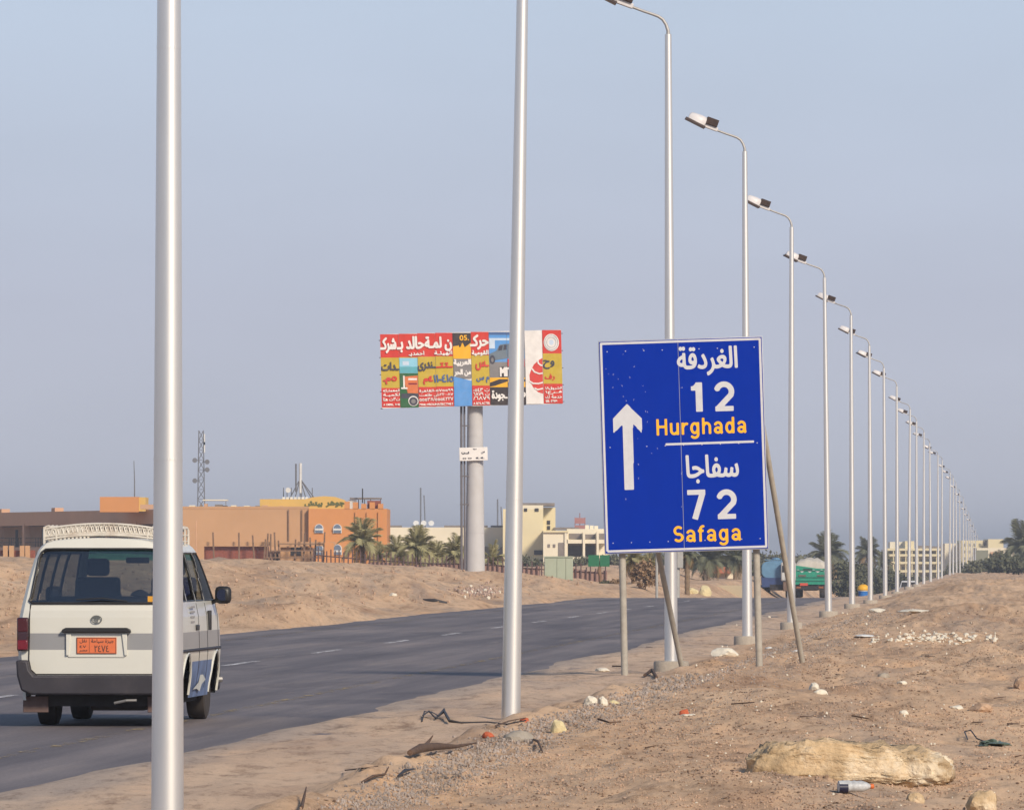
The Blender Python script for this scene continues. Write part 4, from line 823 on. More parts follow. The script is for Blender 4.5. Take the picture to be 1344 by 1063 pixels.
obj('cab_window', B().box(.45, 1.3, -.57, -.5, 1.9, 2.4), blackp, tk)
car = thing('suv', 'white car glimpsed between the far lamp posts', 'car', on_road(1193, 690), math.pi - math.atan(SLOPE))
prof = [(-.88, .25), (.88, .25), (.90, .75), (.84, .95), (.66, 1.42), (-.66, 1.42), (-.84, .95), (-.90, .75)]
cw = mat('car_white', (.62, .62, .63), .35, coat=.4)
obj('body', B().prism([(-.9, .3), (.9, .3), (.92, .8), (.86, 1.0), (-.86, 1.0), (-.92, .8)], 0, 4.3), cw, car, bevel=.06)
obj('cabin', B().prism([(-.84, 1.0), (.84, 1.0), (.66, 1.62), (-.66, 1.62)], .7, 3.3), cw, car, bevel=.05)
for y0, y1 in ((.66, .70), (3.3, 3.34)): obj('windscreen', B().prism([(-.72, 1.05), (.72, 1.05), (.60, 1.50), (-.60, 1.50)], y0, y1), blackp, car)
for y in (-.03, 4.30): obj('bumper', B().box(-.85, .85, y, y + .05, .4, .6), blackp, car)
for s in (-1, 1): obj('headlamp', B().box(s * .68 - .14, s * .68 + .14, 4.28, 4.33, .7, .85), MATS['headlamp_glass'], car)
wheelset(car, (-.78, .78), (.8, 3.4), .33, .22)
ks = on_road(1133, 430); ks.z = gz(ks.x, 430)
kk = thing('kiosk', 'small blue kiosk barrel with a yellow dome lid beside the road', 'kiosk', ks)
obj('kiosk_body', B().lathe([(.24, 0), (.30, .1), (.27, .35), (.32, .5)], 16), mat('kiosk_blue', (.03, .17, .50), .5), kk, 50); obj('kiosk_lid', B().lathe([(.36, .5), (.38, .6), (.30, .75), (.12, .85)], 16), mat('kiosk_yellow', (.72, .38, .02), .5), kk, 50); obj('kiosk_band', B().lathe([(.325, .44), (.325, .5)], 16), ww, kk)
# ------------------------------------------------------------------ buildings beyond the road
def wallmat(n, c, **k): return mat(n, c, .9, .07, .25, bump=.2, bscale=3, **k)
m_tan = wallmat('tan_plaster', (.47, .275, .145), dirt=(.36, .23, .14), dirt_amt=.4); m_or = wallmat('orange_plaster', (.56, .245, .085), dirt=(.44, .22, .10), dirt_amt=.35); m_br = wallmat('brown_plaster', (.53, .32, .20), dirt=(.40, .24, .15), dirt_amt=.4)
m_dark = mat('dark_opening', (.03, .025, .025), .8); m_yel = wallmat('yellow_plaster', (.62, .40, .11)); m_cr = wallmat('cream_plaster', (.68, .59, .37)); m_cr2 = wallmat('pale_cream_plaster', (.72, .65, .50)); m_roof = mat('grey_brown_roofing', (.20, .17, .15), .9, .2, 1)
m_brick = mat('red_brick_infill', (.22, .065, .04), .9, .35, 6); m_wood = mat('weathered_scaffold_wood', (.20, .12, .075), .9, .25, 3); m_win = mat('blue_grey_window', (.13, .17, .24), .25, .2, 1, spec=.6); m_white = mat('white_frame_paint', (.6, .6, .58), .6)
def X_(px, D): return (px - CX) / F * D
def Z_(py, D): return EYE + (HZ - py) / F * D
def pbox(b, px0, px1, py0, py1, D, depth): return b.box(X_(px0, D), X_(px1, D), D, D + depth, Z_(py1, D), Z_(py0, D))
def pb(name, px0, px1, py0, py1, D, depth, m, parent, bevel=0):
    o0 = parent.location; b = B(); b.box(X_(px0, D) - o0.x, X_(px1, D) - o0.x, D - o0.y, D + depth - o0.y, Z_(py1, D) - o0.z, Z_(py0, D) - o0.z); return obj(name, b, m, parent, bevel=bevel)
DH = 600.0
hot = thing('building', 'long low orange and tan building with rooftop clutter behind the van', 'building', (X_(330, DH), DH, -.4))
pb('wall', 205, 405, 667, 760, DH, 14, m_tan, hot); pb('parapet', 205, 405.5, 664.5, 667.5, DH - .03, .3, m_tan, hot)
pb('end_block', 405, 508, 667.5, 760, DH - .6, 16, m_or, hot)
for k in range(5): pb('parapet_block', 452 + k * 11, 459 + k * 11, 661 - (3 if k == 0 else 0) - (k % 2) * 2, 668, DH - .6, .5, m_or, hot)
for i in range(3): pb('pilaster', 466 + i * 15, 469 + i * 15, 672, 745, DH - .75, .12, m_or, hot)
# the shaded wing runs back to the west: bays between piers
wa = Vector((X_(258, DH), DH)); wb = Vector((X_(-70, 672), 672)); wl_len = (wb - wa).length; wang = math.atan2(wb.y - wa.y, wb.x - wa.x)
MW = Matrix.Translation((wa.x - hot.location.x, wa.y - hot.location.y, .0 - hot.location.z)) @ Matrix.Rotation(wang, 4, 'Z')
def wing(name, a, b_, y0, y1, z0, z1, m): return obj(name, B().box(a, b_, y0, y1, z0, z1, MW), m, hot)
wing('wing_wall', 0, wl_len, -4, -3, -1.4, 5.5, m_br)
wing('wing_fascia', 0, wl_len, -3, -.0, 4.4, 5.62, m_br); wing('wing_floor', 0, wl_len, -3, .05, -1.4, 2.5, m_br)
nb_ = 9
for k in range(nb_ + 1):
    x = k * wl_len / nb_; wing('pier', max(x - .28, 0), min(x + .28, wl_len), -.5, .06, 2.4, 4.6, m_br)
    if k < nb_:
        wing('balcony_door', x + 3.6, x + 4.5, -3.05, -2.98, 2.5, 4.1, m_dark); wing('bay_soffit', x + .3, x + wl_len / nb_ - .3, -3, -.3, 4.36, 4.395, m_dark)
        for r_ in range(2): obj('balcony_rail', B().box(x + .3, x + wl_len / nb_ - .3, -.12, -.06, 2.9 + r_ * .4, 2.94 + r_ * .4, MW), m_dark, hot)
        for q in range(7): obj('baluster', B().box(x + .5 + q * .75, x + .54 + q * .75, -.11, -.07, 2.5, 3.33, MW), m_dark, hot)
    if k % 2: wing('roof_stub', x - .6, x + .5, -1, -.2, 5.62, 5.95 + .3 * (k % 3 == 0), m_br)
pb('stair_tower', 131, 182, 652, 672, 612, 6, m_or, hot); pb('stair_tower', 182, 191, 652.5, 671, 612.4, 5, m_yel, hot)
pb('rooftop_ledge', 184, 204, 662, 668, 606, 2, m_br, hot)
pb('yellow_penthouse', 341, 404, 655, 668, DH + 3, 7, m_yel, hot)
b = B(); pts = [(X_(p, DH + 1) - hot.location.x, Z_(q, DH + 1) - hot.location.z) for p, q in ((397, 668), (456, 668), (456, 660), (452, 656), (440, 652), (425, 651), (410, 652.5), (397, 656))]
b.prism(pts, 1, 1.5); nm = obj('name_wall', b, m_yel, hot)
for t, p0, p1 in (('بيتش', 400, 423), ('جوهر', 428, 452)):
    x0 = X_(p0, DH + 1) - hot.location.x; w = X_(p1, DH + 1) - X_(p0, DH + 1); o = obj('lettering', print_mesh('l', polys=glyph_polys(t, x0, Z_(665, DH) - hot.location.z, w, 7.5 * DH / F), cell=.03, grow=.035), mat('olive_lettering', (.10, .11, .03), .8), nm); o.location = (0, .96, 0)
for p, q, w, h, m in ((344, 668, 7, 5, m_br), (366, 668, 6, 4, m_br), (402, 668, 5, 3, m_br), (248, 666, 8, 3, m_cr2), (282, 666, 10, 4, m_roof), (303, 666, 7, 3, m_cr2), (320, 667, 8, 3.5, m_cr2), (335, 667, 6, 3.5, m_roof), (268, 666, 4, 5, m_br), (262, 666, 3, 4, m_roof), (292, 666, 6, 2.5, m_dark)):
    pb('rooftop_unit', p, p + w, q - h, q + 1, DH + 2, 1.2, m, hot)
pb('rooftop_canopy', 266, 298, 655.5, 657, DH + 4, 3, m_cr2, hot)
for p in (268, 296): pb('canopy_post', p, p + 1, 657, 667, DH + 4, .1, m_roof, hot)
pb('rooftop_shack', 459, 500, 653, 655, DH + 2, 4, m_roof, hot)
pb('white_sheet', 457, 468, 656, 668, DH + 2.2, .1, m_white, hot); pb('wicker_screen', 482, 500, 657, 671, DH - .2, .3, m_brick, hot); pb('shack_post', 475, 476.6, 641, 660, DH + 1, .2, m_dark, hot)
for p in (470, 478, 486, 499): pb('shack_post', p, p + 1, 655, 668, DH + 1.6, .1, m_dark, hot)
def arch_window(pxc, pyb, pyt, w, D):
    o0 = hot.location; b = B(); r = w / 2; pts = [(pxc - r, pyb), (pxc + r, pyb)] + [(pxc + r * math.cos(a), pyt + r + 0 - (r) * math.sin(a)) for a in np.linspace(0, math.pi, 9)]
    b.prism([(X_(p, D) - o0.x, Z_(q, D) - o0.z) for p, q in pts], -.12 - .6, -.02 - .6); f = obj('arched_window', b, m_white, hot)
    pts2 = [(pxc + (p - pxc) * .82, pyb + (q - pyb) * .9 - .5) for p, q in pts]
    obj('pane', B().prism([(X_(p, D) - o0.x, Z_(q, D) - o0.z) for p, q in pts2], -.16 - .6, -.12 - .6), m_win, f)
    obj('transom', B().box(X_(pxc - r, D) - o0.x, X_(pxc + r, D) - o0.x, -.8, -.77, Z_(pyb - 6, D) - o0.z, Z_(pyb - 3.6, D) - o0.z), m_white, f)
for pxc in (419, 443): arch_window(pxc, 699.5, 687.5, 11.5, DH)
for pxc in (419, 443): arch_window(pxc, 728, 714, 12, DH)
for p in (378, 395.5): pb('drain_pipe', p, p + 1.4, 669, 741, DH - .15, .12, m_wood, hot)
# unfinished annex with brick infill, scaffold props
anx = thing('annex', 'unfinished low annex with timber props and brick panels before the orange building', 'building', (X_(380, 580), 580, -.6))
pb('brick_wall', 268, 352, 717, 742, 580, 2, m_brick, anx); pb('concrete_beam', 262, 440, 711, 716.5, 579.5, .5, m_tan, anx); pb('annex_wall', 368, 410, 718, 744, 580, 3, m_tan, anx)
pb('annex_wall', 352, 368, 722, 738, 581, 2, m_br, anx); pb('window', 382, 388, 718.5, 729, 579.9, .05, m_dark, anx); pb('window', 389.5, 395, 718.5, 729, 579.9, .05, m_dark, anx)
pb('door_gap', 359, 366, 727, 740, 580.9, .05, m_dark, anx)
pb('gate_pier', 426, 438, 712, 749, 577, .6, m_or, anx); pb('gate_pier', 427, 433, 700, 712, 577, .5, m_or, anx)
prr = random.Random(4)
for i, p in enumerate((281, 314, 334, 346, 350, 355, 362, 367, 386, 398, 408, 413, 424, 431)):
    tlt = prr.uniform(-3, 3); o0 = anx.location
    obj('timber_prop', B().tube([Vector((X_(p, 578.8) - o0.x, -1.2, Z_(743, 579) - o0.z)), Vector((X_(p + tlt, 578.8) - o0.x, -1.2, Z_(prr.uniform(697, 710), 579) - o0.z))], .075, 5), m_wood, anx)
for q in (713, 722, 731): pb('scaffold_rail', 348 + (731 - q), 430, q, q + 1.3, 578.5, .1, m_wood, anx)
rw_ = thing('brick_wall', 'low red brick wall on the sand bank at the far edge of the view behind the van', 'wall', (X_(20, 520), 520, -.3))
pb('wall', -60, 46, 722, 736, 520, .5, m_brick, rw_)
for p in (4, 12, 26, 33): pb('pier', p, p + 6, 716, 737, 519.4, .5, m_tan, rw_)
# air conditioners, tanks and dishes that clutter the buildings
for i, (p, q) in enumerate(((462, 700), (486, 704))): pb('air_conditioner', p, p + 4, q, q + 3, DH - (.5 if p < 400 else 1.1), .5, m_cr2, hot)
for i, (p, q) in enumerate(((238, 694), )): pb('wall_vent', p, p + 3, q, q + 3.5, DH - .05, .06, m_dark, hot)
# masts
def lattice(name, label, px, base, topy, D, w, m, side=True):
    t = thing(name, label, 'mast', P(px, base, D)); H = (base - topy) / F * D; b = B(); n = int(H / w / 1.3)
    for sx in (-1, 1):
        for sy in (-1, 1): obj('mast_leg', B().tube([(sx * w / 2, sy * w / 2, 0), (sx * w * .32, sy * w * .32, H)], w * .055, 4), m, t)
    for i in range(n):
        z0, z1 = H * i / n, H * (i + 1) / n; f = lambda z: w / 2 * (1 - .36 * z / H)
        for sy in (-1, 1): b.tube([(-f(z0), sy * f(z0), z0), (f(z1), sy * f(z1), z1)], w * .035, 4); b.tube([(f(z0), sy * f(z0), z0), (-f(z1), sy * f(z1), z1)], w * .035, 4); b.tube([(-f(z0), sy * f(z0), z0), (f(z0), sy * f(z0), z0)], w * .035, 4)
    obj('lattice', b, m, t); return t, H
m_mast = mat('mast_grey', (.14, .14, .15), .6)
t, H = lattice('lattice_mast', 'tall grey lattice radio mast rising behind the orange building', 264, 668, 565, 880, .85, m_mast)
for z, s in ((.62, -1), (.5, 1), (.36, -1), (.60, 1)): obj('antenna_dish', B().lathe([(.05, 0), (.28, .1), (.30, .16)], 12, Matrix.Translation((s * .75, -.4, H * z)) @ Matrix.Rotation(math.pi / 2, 4, 'X')), m_mast, t); obj('dish_arm', B().tube([(s * .2, -.2, H * z), (s * .75, -.38, H * z)], .05, 4), m_mast, t)
for z in (.9, .8): obj('panel_antenna', B().box(.35, .5, -.5, -.3, H * z - .8, H * z + .5), m_white, t)
t = thing('whip_aerial', 'thin whip aerial on the roof tower behind the van', 'aerial', P(176.5, 653, 613)); obj('rod', B().tube([(0, 0, -.2), (0, 0, 1.4), (-.05, 0, 3.1)], [.06, .05, .03], 5), m_mast, t)
t = thing('antenna_cluster', 'white and grey antenna cluster on struts above the yellow penthouse', 'antenna', P(394, 655, 604))
for x, z0, z1, r in ((-.35, .6, 2.95, .07), (.02, .5, 3.0, .12), (.12, 0, 1.6, .05), (.0, 0, 1.6, .05)): obj('antenna_rod', B().tube([(x, 0, z0), (x, 0, z1)], r, 6), m_white if r > .1 else m_mast, t)
for x in (-.9, -.45, .5, 1.0, 1.25): obj('strut', B().tube([(x, 0, 0), (x * .12, 0, 1.5)], .04, 4), m_mast, t)
for x in (-1.4, -1.1, -.75, 1.0): obj('antenna_rod', B().tube([(x, .3, 0), (x, .3, .95)], .035, 4), m_mast, t)
for k in range(7): obj('roof_tank', B().box(-1.5 + k * .32, -1.25 + k * .32, -.2, .2, -.05, .18), m_white, t, bevel=.03)
obj('antenna_dish', B().lathe([(.02, 0), (.16, .05), (.22, .14)], 12, Matrix.Translation((-1.0, -.1, .75)) @ Matrix.Rotation(math.pi / 2, 4, 'X')), m_white, t)
for px, ty, lb_ in ((552, 640, 'faint thin aerial in the haze just beside the billboard pipes'), (653, 655, 'faint pair of hazy aerials between the billboard column and the leaning lamp')):
    t = thing('hazy_aerial', lb_, 'aerial', P(px, 700, 1500))
    obj('rod', B().tube([(0, 0, 0), (0, 0, (700 - ty) / F * 1500)], .18, 5), m_mast, t); obj('rod', B().tube([(1.0, 0, 0), (.7, 0, (690 - ty) / F * 1500)], .14, 5), m_mast, t)
# cream buildings behind the palms
DC = 800.0
cb = thing('building', 'long plain cream building with a flat roof behind the palms and billboard', 'building', (X_(600, DC), DC, -1))
pb('wall', 509, 706, 692, 770, DC, 12, m_cr2, cb)
for a, b_ in ((511, 527), (583, 640), (644, 661), (672, 706)): pb('roof_edge', a, b_, 689.5, 691.8, DC + 1, 3, m_roof, cb)
for p in (638, 662):
    pts = [(p - 10, 730)] + [(p - 10 * math.cos(a), 728 - 11 * math.sin(a)) for a in np.linspace(0, math.pi, 9)] + [(p + 10, 730)]
    obj('arched_canopy', B().prism([(X_(a, DC) - cb.location.x, Z_(q, DC) - cb.location.z) for a, q in pts], -2.5, -.1), m_roof, cb)
for p in (546, 556, 566): obj('roof_dish', B().lathe([(.05, 0), (.28, .08), (.32, .14)], 10, Matrix.Translation((X_(p, DC) - cb.location.x, .5, Z_(687, DC) - cb.location.z)) @ Matrix.Rotation(1.2, 4, 'X')), m_white, cb)
tw = thing('building', 'tall cream block with dark roof rising behind the leaning lamp post', 'building', (X_(700, DC), DC - 8, -1))
pb('wall', 660, 713, 668, 770, DC - 8, 10, m_cr, tw); pb('upper_wall', 668, 713, 663, 668, DC - 8, 9, m_cr2, tw); pb('roof_slab', 664, 728, 660, 664, DC - 7, 10, m_roof, tw); pb('stair_wall', 713, 729, 666, 700, DC - 5, 8, m_cr, tw)
for a, b_, c_, d_ in ((688, 692, 667, 671), (702, 707, 667, 671), (718, 722, 683, 688), (718, 722, 690, 695), (701, 712, 722, 728), (701, 712, 734, 740)): w = pb('window', a, b_, c_, d_, DC - 8.1 if a < 713 else DC - 5.1, .1, m_dark, tw)
st_ = thing('building', 'pale stepped apartment block with balconies beside the blue sign', 'building', (X_(750, DC), DC - 14, -1))
pb('wall', 713, 745, 698, 775, DC - 14, 10, m_cr2, st_); pb('parapet', 713, 746, 696, 698.5, DC - 14.3, 10, m_cr, st_); pb('wall', 744, 800, 694, 775, DC - 10, 8, m_cr2, st_); pb('roof_slab', 727, 760, 692, 695, DC - 9, 6, m_roof, st_)
for y in (708, 731): pb('balcony', 742, 796, y, y + 5, DC - 14, 4, m_cr2, st_)
for p in (741, 765, 783): pb('balcony_wall', p, p + 3, 698, 760, DC - 14.2, 4, m_cr2, st_)
for a, b_, c_, d_ in ((719, 722, 714, 718), (726, 729, 714, 718), (733, 740, 712, 730), (747, 763, 700, 707), (768, 781, 701, 707), (747, 763, 716, 729), (768, 781, 716, 729), (786, 794, 700, 712), (719, 722, 736, 741), (747, 763, 740, 752), (733, 740, 740, 755)): pb('window', a, b_, c_, d_, DC - 14.1 if a < 742 else DC - 10.1, .1, m_roof, st_)
for p, q in ((768, 693), (774, 693.5), (780, 694)): pb('roof_tank', p, p + 5, q - 4, q + 1, DC - 9, 1.5, m_cr2, st_)
pg = thing('roof_sign', 'small red and white rooftop structure beyond the stepped block', 'sign', P(761, 695, 830)); pg['category'] = 'rooftop sign'
m_rose = mat('faded_red_panel', (.35, .16, .15), .7)
obj('sign_board', B().box(-.6, .65, 0, .2, .7, 1.35), m_rose, pg); obj('sign_board', B().box(-.6, .65, .02, .2, .1, .5), m_rose, pg)
for x in (-.55, 0, .6): obj('sign_post', B().tube([(x, .1, 0), (x, .1, 1.4 if x else 1.9)], .05, 4), m_rose, pg)
# the hotel at the end of the lamp row
DR = 1250.0; m_hw = mat('hotel_window', (.30, .27, .20), .5)
ht = thing('hotel', 'long three storey cream hotel behind the crowded end of the lamp row', 'hotel', (X_(1215, DR), DR, -6))
pb('wall', 1164, 1265, 721, 800, DR, 20, m_cr2, ht)
for y in (719.5, 727, 737, 748): pb('balcony_band', 1164, 1264, y, y + 3.0, DR - 1.5, 1.6, m_cr, ht)
for i in range(13): pb('party_wall', 1164 + i * 8.1, 1165.3 + i * 8.1, 720, 785, DR - 1.4, 1.4, m_cr, ht)
for j in range(4):
    for i in range(12): pb('window', 1167.5 + i * 8.1, 1170.5 + i * 8.1, 723.5 + j * 10, 726.9 + j * 10, DR - .1, .1, m_hw, ht)
pb('stair_tower', 1188, 1200, 710, 722, DR, 8, m_cr, ht); pb('stair_tower', 1168, 1187, 711, 721, DR + 6, 6, m_cr2, ht)
for a, b_ in ((1205, 1222), (1222, 1246)): pb('roof_clutter', a, b_, 716 + (a > 1210) * .8, 720, DR + 3, 4, m_roof, ht)
h2 = thing('hotel', 'taller cream hotel block at the very end of the lamp row', 'hotel', (X_(1290, DR), DR - 30, -6))
pb('wall', 1262, 1300, 709, 800, DR - 30, 15, m_cr, h2); pb('wall', 1297, 1317, 707.5, 800, DR - 34, 12, m_cr, h2); pb('wall', 1240, 1272, 713, 800, DR - 24, 12, m_cr2, h2); pb('lower_wing', 1282, 1332, 719, 800, DR - 50, 10, m_cr2, h2)
pb('recess', 1291, 1297, 709, 716, DR - 30.2, .2, m_roof, h2); pb('dark_band', 1281, 1297, 722, 745, DR - 50.2, .2, wallmat('olive_shade_cloth', (.20, .20, .14)), h2); pb('peach_wall', 1300, 1316, 724, 735, DR - 50.2, .2, wallmat('peach_plaster', (.55, .35, .22)), h2)
for j in range(3):
    for i in range(5): pb('window', 1264 + i * 7, 1267 + i * 7, 713 + j * 9, 716.5 + j * 9, DR - 30.1, .1, m_hw, h2)

# ------------------------------------------------------------------ fence, utility box, far signs
m_pick = mat('dark_picket_iron', (.09, .055, .055), .8, .2, 5); m_pink = mat('dusty_pink_boards', (.30, .185, .155), .9, .14, 1.5)
fence = thing('picket_fence', 'long row of thin dark pickets and dusty pink boards behind the sand bank', 'fence', (X_(600, 400), 400, 0))
pk = B().box(-.035, .035, -.03, .03, -.4, 1.0).mesh('picket'); pk.materials.append(m_pick)
bo_ = B().box(-.115, .115, -.015, .015, -.4, .86).mesh('fence_board'); bo_.materials.append(m_pink)
fr2 = random.Random(9)
def fence_z(px, D=400): return Z_(float(np.interp(px, [412, 470, 560, 640, 700, 800], [751, 756, 762, 763, 769, 775])), D)
p = 412.0
while p < 796:
    o = bpy.data.objects.new('picket', pk); COL.objects.link(o); o.parent = fence; h = fr2.uniform(.92, 1.1)
    o.location = (X_(p, 400) - fence.location.x, 0, fence_z(p)); o.scale = (1, 1, h * (1.32 if p < 580 else 1.28)); o.rotation_euler = (0, fr2.gauss(0, .012), 0); p += 5.6 if p < 600 else 6.4
p = 486.0
while p < 796:
    if not 706 < p < 712:
        o = bpy.data.objects.new('fence_board', bo_); COL.objects.link(o); o.parent = fence; h = 1.0 if p < 560 else (1.1 if p < 700 else 1.25)
        o.location = (X_(p, 400.1) - fence.location.x, .1, fence_z(p)); o.scale = (1, 1, h * fr2.uniform(.9, 1.05)); o.rotation_euler = (0, fr2.gauss(0, .01), 0)
    p += 5.5
for i in range(8):
    a, b_ = 412 + i * 48, 460 + i * 48
    for q in (.28, .95): obj('fence_rail', B().tube([Vector((X_(a, 400) - fence.location.x, .05, fence_z(a) + q)), Vector((X_(b_, 400) - fence.location.x, .05, fence_z(b_) + q))], .03, 4), m_pick, fence)
m_box = mat('utility_green_grey', (.33, .37, .28), .6, .08, 1, dirt=(.36, .30, .24), dirt_amt=.4)
ub = P(733, 768, 375); ub.z = gz(ub.x, 375) - .02; bxk = thing('utility_cabinet', 'pale green metal utility cabinet standing before the fence', 'cabinet', ub); q = 375 / F
obj('plinth', B().box(-.55, .62, .1, .9, -.3, .22), m_dark, bxk); hgt = 31.5 * q
obj('housing', B().box(-.73, .75, 0, 1.0, .16, hgt + .12), m_box, bxk, bevel=.02); obj('cabinet_roof', B().box(-.77, .79, -.05, 1.05, hgt + .12, hgt + .18), m_box, bxk)
for x0, x1 in ((-.71, -.10), (-.08, .36), (.38, .73)): obj('door', B().box(x0, x1, -.03, -.001, .2, hgt + .08), m_box, bxk, bevel=.01)
sb = P(787, 779, 380); sb.z = gz(sb.x, 380); gs = thing('green_sign', 'small dark green double board on a leaning wooden trunk post', 'sign', sb)
m_gs = mat('dark_green_board', (.012, .13, .06), .6, .1, 3)
for x0, x1 in ((-.60, -.02), (.01, .52)): obj('board', B().box(x0, x1, -.05, 0, 1.03, 1.63), m_gs, gs, bevel=.01)
obj('trunk_post', B().tube([(.08, .05, -.2), (.04, .05, .5), (-.02, .05, .8), (.02, .05, 1.2)], [.10, .08, .11, .05], 8), m_wood, gs, 50)
for px, pt, r, lb_ in ((889, 705, .11, 'grey utility pole with a box, seen under the blue sign'), (862, 706, .06, 'thin pale pole under the blue sign beside dry shrubs')):
    a = P(px, 783, 330); a.z = gz(a.x, 330); t = thing('utility_pole', lb_, 'pole', a); obj('pole', B().tube([(0, 0, -.3), (0, 0, (783 - 600) * 330 / F if px == 889 else 2.6)], r, 8), mat('pole_grey', (.34, .33, .31), .8), t)
    if px == 889: obj('meter_box', B().box(-.02, .26, -.2, .1, 1.4, 2.6), MATS['pole_grey'], t, bevel=.02)

# ------------------------------------------------------------------ palms and trees
m_fr = [mat('palm_frond_olive', (.30, .275, .14), .8, .4, 1.5), mat('palm_frond_dark', (.12, .125, .075), .8, .35, 1.5), mat('palm_frond_dry', (.27, .19, .09), .9, .25, 1.5)]
m_tr = mat('palm_trunk_bark', (.20, .14, .09), .95, .3, 8, bump=.6)
pr_ = random.Random(11)
def frond_mesh(mi, droop, seed):
    r = random.Random(seed); b = B(); n = 20; pts = []
    for i in range(n + 1):
        s = i / n; pts.append(Vector((s * (1 - .25 * s * droop), 0, .45 * s * (1 - .2 * droop) - droop * .95 * s ** 2.3)))
    b.tube(pts[::4], [.022, .018, .013, .009, .005, .003], 4, False)
    for i in range(2, n * 2 + 1):
        s = i / (2 * n); k = min(int(s * n), n - 1); p = pts[k].lerp(pts[k + 1], s * n - k); t = (pts[k + 1] - pts[k]).normalized()
        l = (.34 * math.sin(math.pi * min(s * .9 + .1, 1)) ** .6 + .05) * r.uniform(.8, 1.1)
        for sd_ in (-1, 1):
            d = (t * .85 + Vector((0, sd_ * 1, 0)) * .75 + Vector((0, 0, r.uniform(-.55, .1)))).normalized(); q = p + d * l; w = t * .010
            b.add([p - w, p + w, q + Vector((0, 0, -.06)), p.lerp(q, .5) - w * .6], [(0, 1, 2), (0, 2, 3)])
    me = b.mesh('frond'); me.materials.append(m_fr[mi]); return me
FR = {mi: [frond_mesh(mi, d, 10 * mi + i) for i, d in enumerate((.15, .45, .75, 1.05))] for mi in range(3)}
trunk_me = B().lathe([(1.15, -.1), (1.0, .02)] + [(.82 + .12 * (i % 2), .05 + i * .95 / 15) for i in range(16)], 12).mesh('trunk', 30); trunk_me.materials.append(m_tr)
def palm(px, D, base_py, trunk_px, crown_px, label, mi=0, n=26, dry=4, r=.16, lean=0.0, onground=True):
    a = P(px, base_py, D); zt_ = a.z + trunk_px / F * D; a.z = gz(a.x, D) - .1 if D > 450 else a.z
    th = zt_ - a.z; R = crown_px / 2 / F * D * 1.1; t = thing('palm_tree', label, 'palm tree', a)
    o = bpy.data.objects.new('trunk', trunk_me); COL.objects.link(o); o.parent = t; o.scale = (r, r, th)
    for i in range(n + dry):
        az = i * 2.39996 + pr_.uniform(-.3, .3); el = 1.15 - 1.15 * i / n + pr_.uniform(-.1, .1); isd = i >= n
        k = 3 if isd else min(3, max(0, int(i / n * 4 + pr_.uniform(-.5, .5))))
        f = bpy.data.objects.new('frond', FR[2 if isd else mi][k]); COL.objects.link(f); f.parent = t; f.location = (0, 0, th * .98)
        f.rotation_euler = (pr_.uniform(-.3, .3), -(el if not isd else -.5), az); f.scale = (R * pr_.uniform(.85, 1.1),) * 3
    return t
palm(476, 415, 752, 38, 64, 'palm with fanned fronds against the corner of the orange building')
palm(522, 425, 760, 30, 50, 'bushy palm nearest the orange building, in front of the cream wall', n=22, dry=8)
palm(548, 418, 762, 38, 60, 'tallest bushy palm of the clump before the long cream wall', n=34, dry=8)
palm(572, 428, 764, 28, 50, 'palm in the middle of the clump between fence and cream wall', n=30, dry=6)
palm(598, 412, 768, 40, 50, 'palm just beside the thin pipes of the billboard column', n=24, dry=10)
palm(646, 420, 768, 30, 52, 'brownish palm just behind the billboard column', n=12, dry=16)
palm(498, 432, 756, 24, 40, 'small low palm squeezed between the two fence side palms', n=20, dry=6)
palm(832, 385, 778, 42, 44, 'palm with drooping fronds beneath the lower edge of the blue sign', n=22, dry=8)
palm(851, 392, 778, 36, 34, 'thin palm next to the first brace of the blue sign', n=18, dry=8)
palm(902, 400, 784, 56, 34, 'dark palm trunk under the middle of the blue sign', mi=1, n=16, dry=6)
palm(930, 520, 782, 44, 64, 'broad dark palm under the blue sign', mi=1, n=26, dry=2)
palm(965, 540, 782, 46, 52, 'dark palm beside the post of the blue sign', mi=1, n=24, dry=2)
palm(1086, 690, 790, 60, 62, 'dark palm rising behind the green lorry', mi=1, n=30, dry=2)
palm(1139, 780, 790, 62, 44, 'tall dark palm behind the yellow and blue kiosk', mi=1, n=28, dry=2)
palm(1160, 800, 790, 50, 34, 'dark palm in front of the long hotel', mi=1, n=22, dry=2)
palm(1310, 780, 785, 40, 42, 'small dark palm on the crest at the end of the lamp row', mi=1, n=24, dry=0)
palm(1345, 760, 790, 66, 78, 'large dark palm cut by the edge of the view above the sand crest', mi=1, n=32, dry=2, r=.2)
palm(1372, 770, 790, 50, 50, 'dark palm beyond the large one at the sand crest', mi=1, n=20, dry=0)
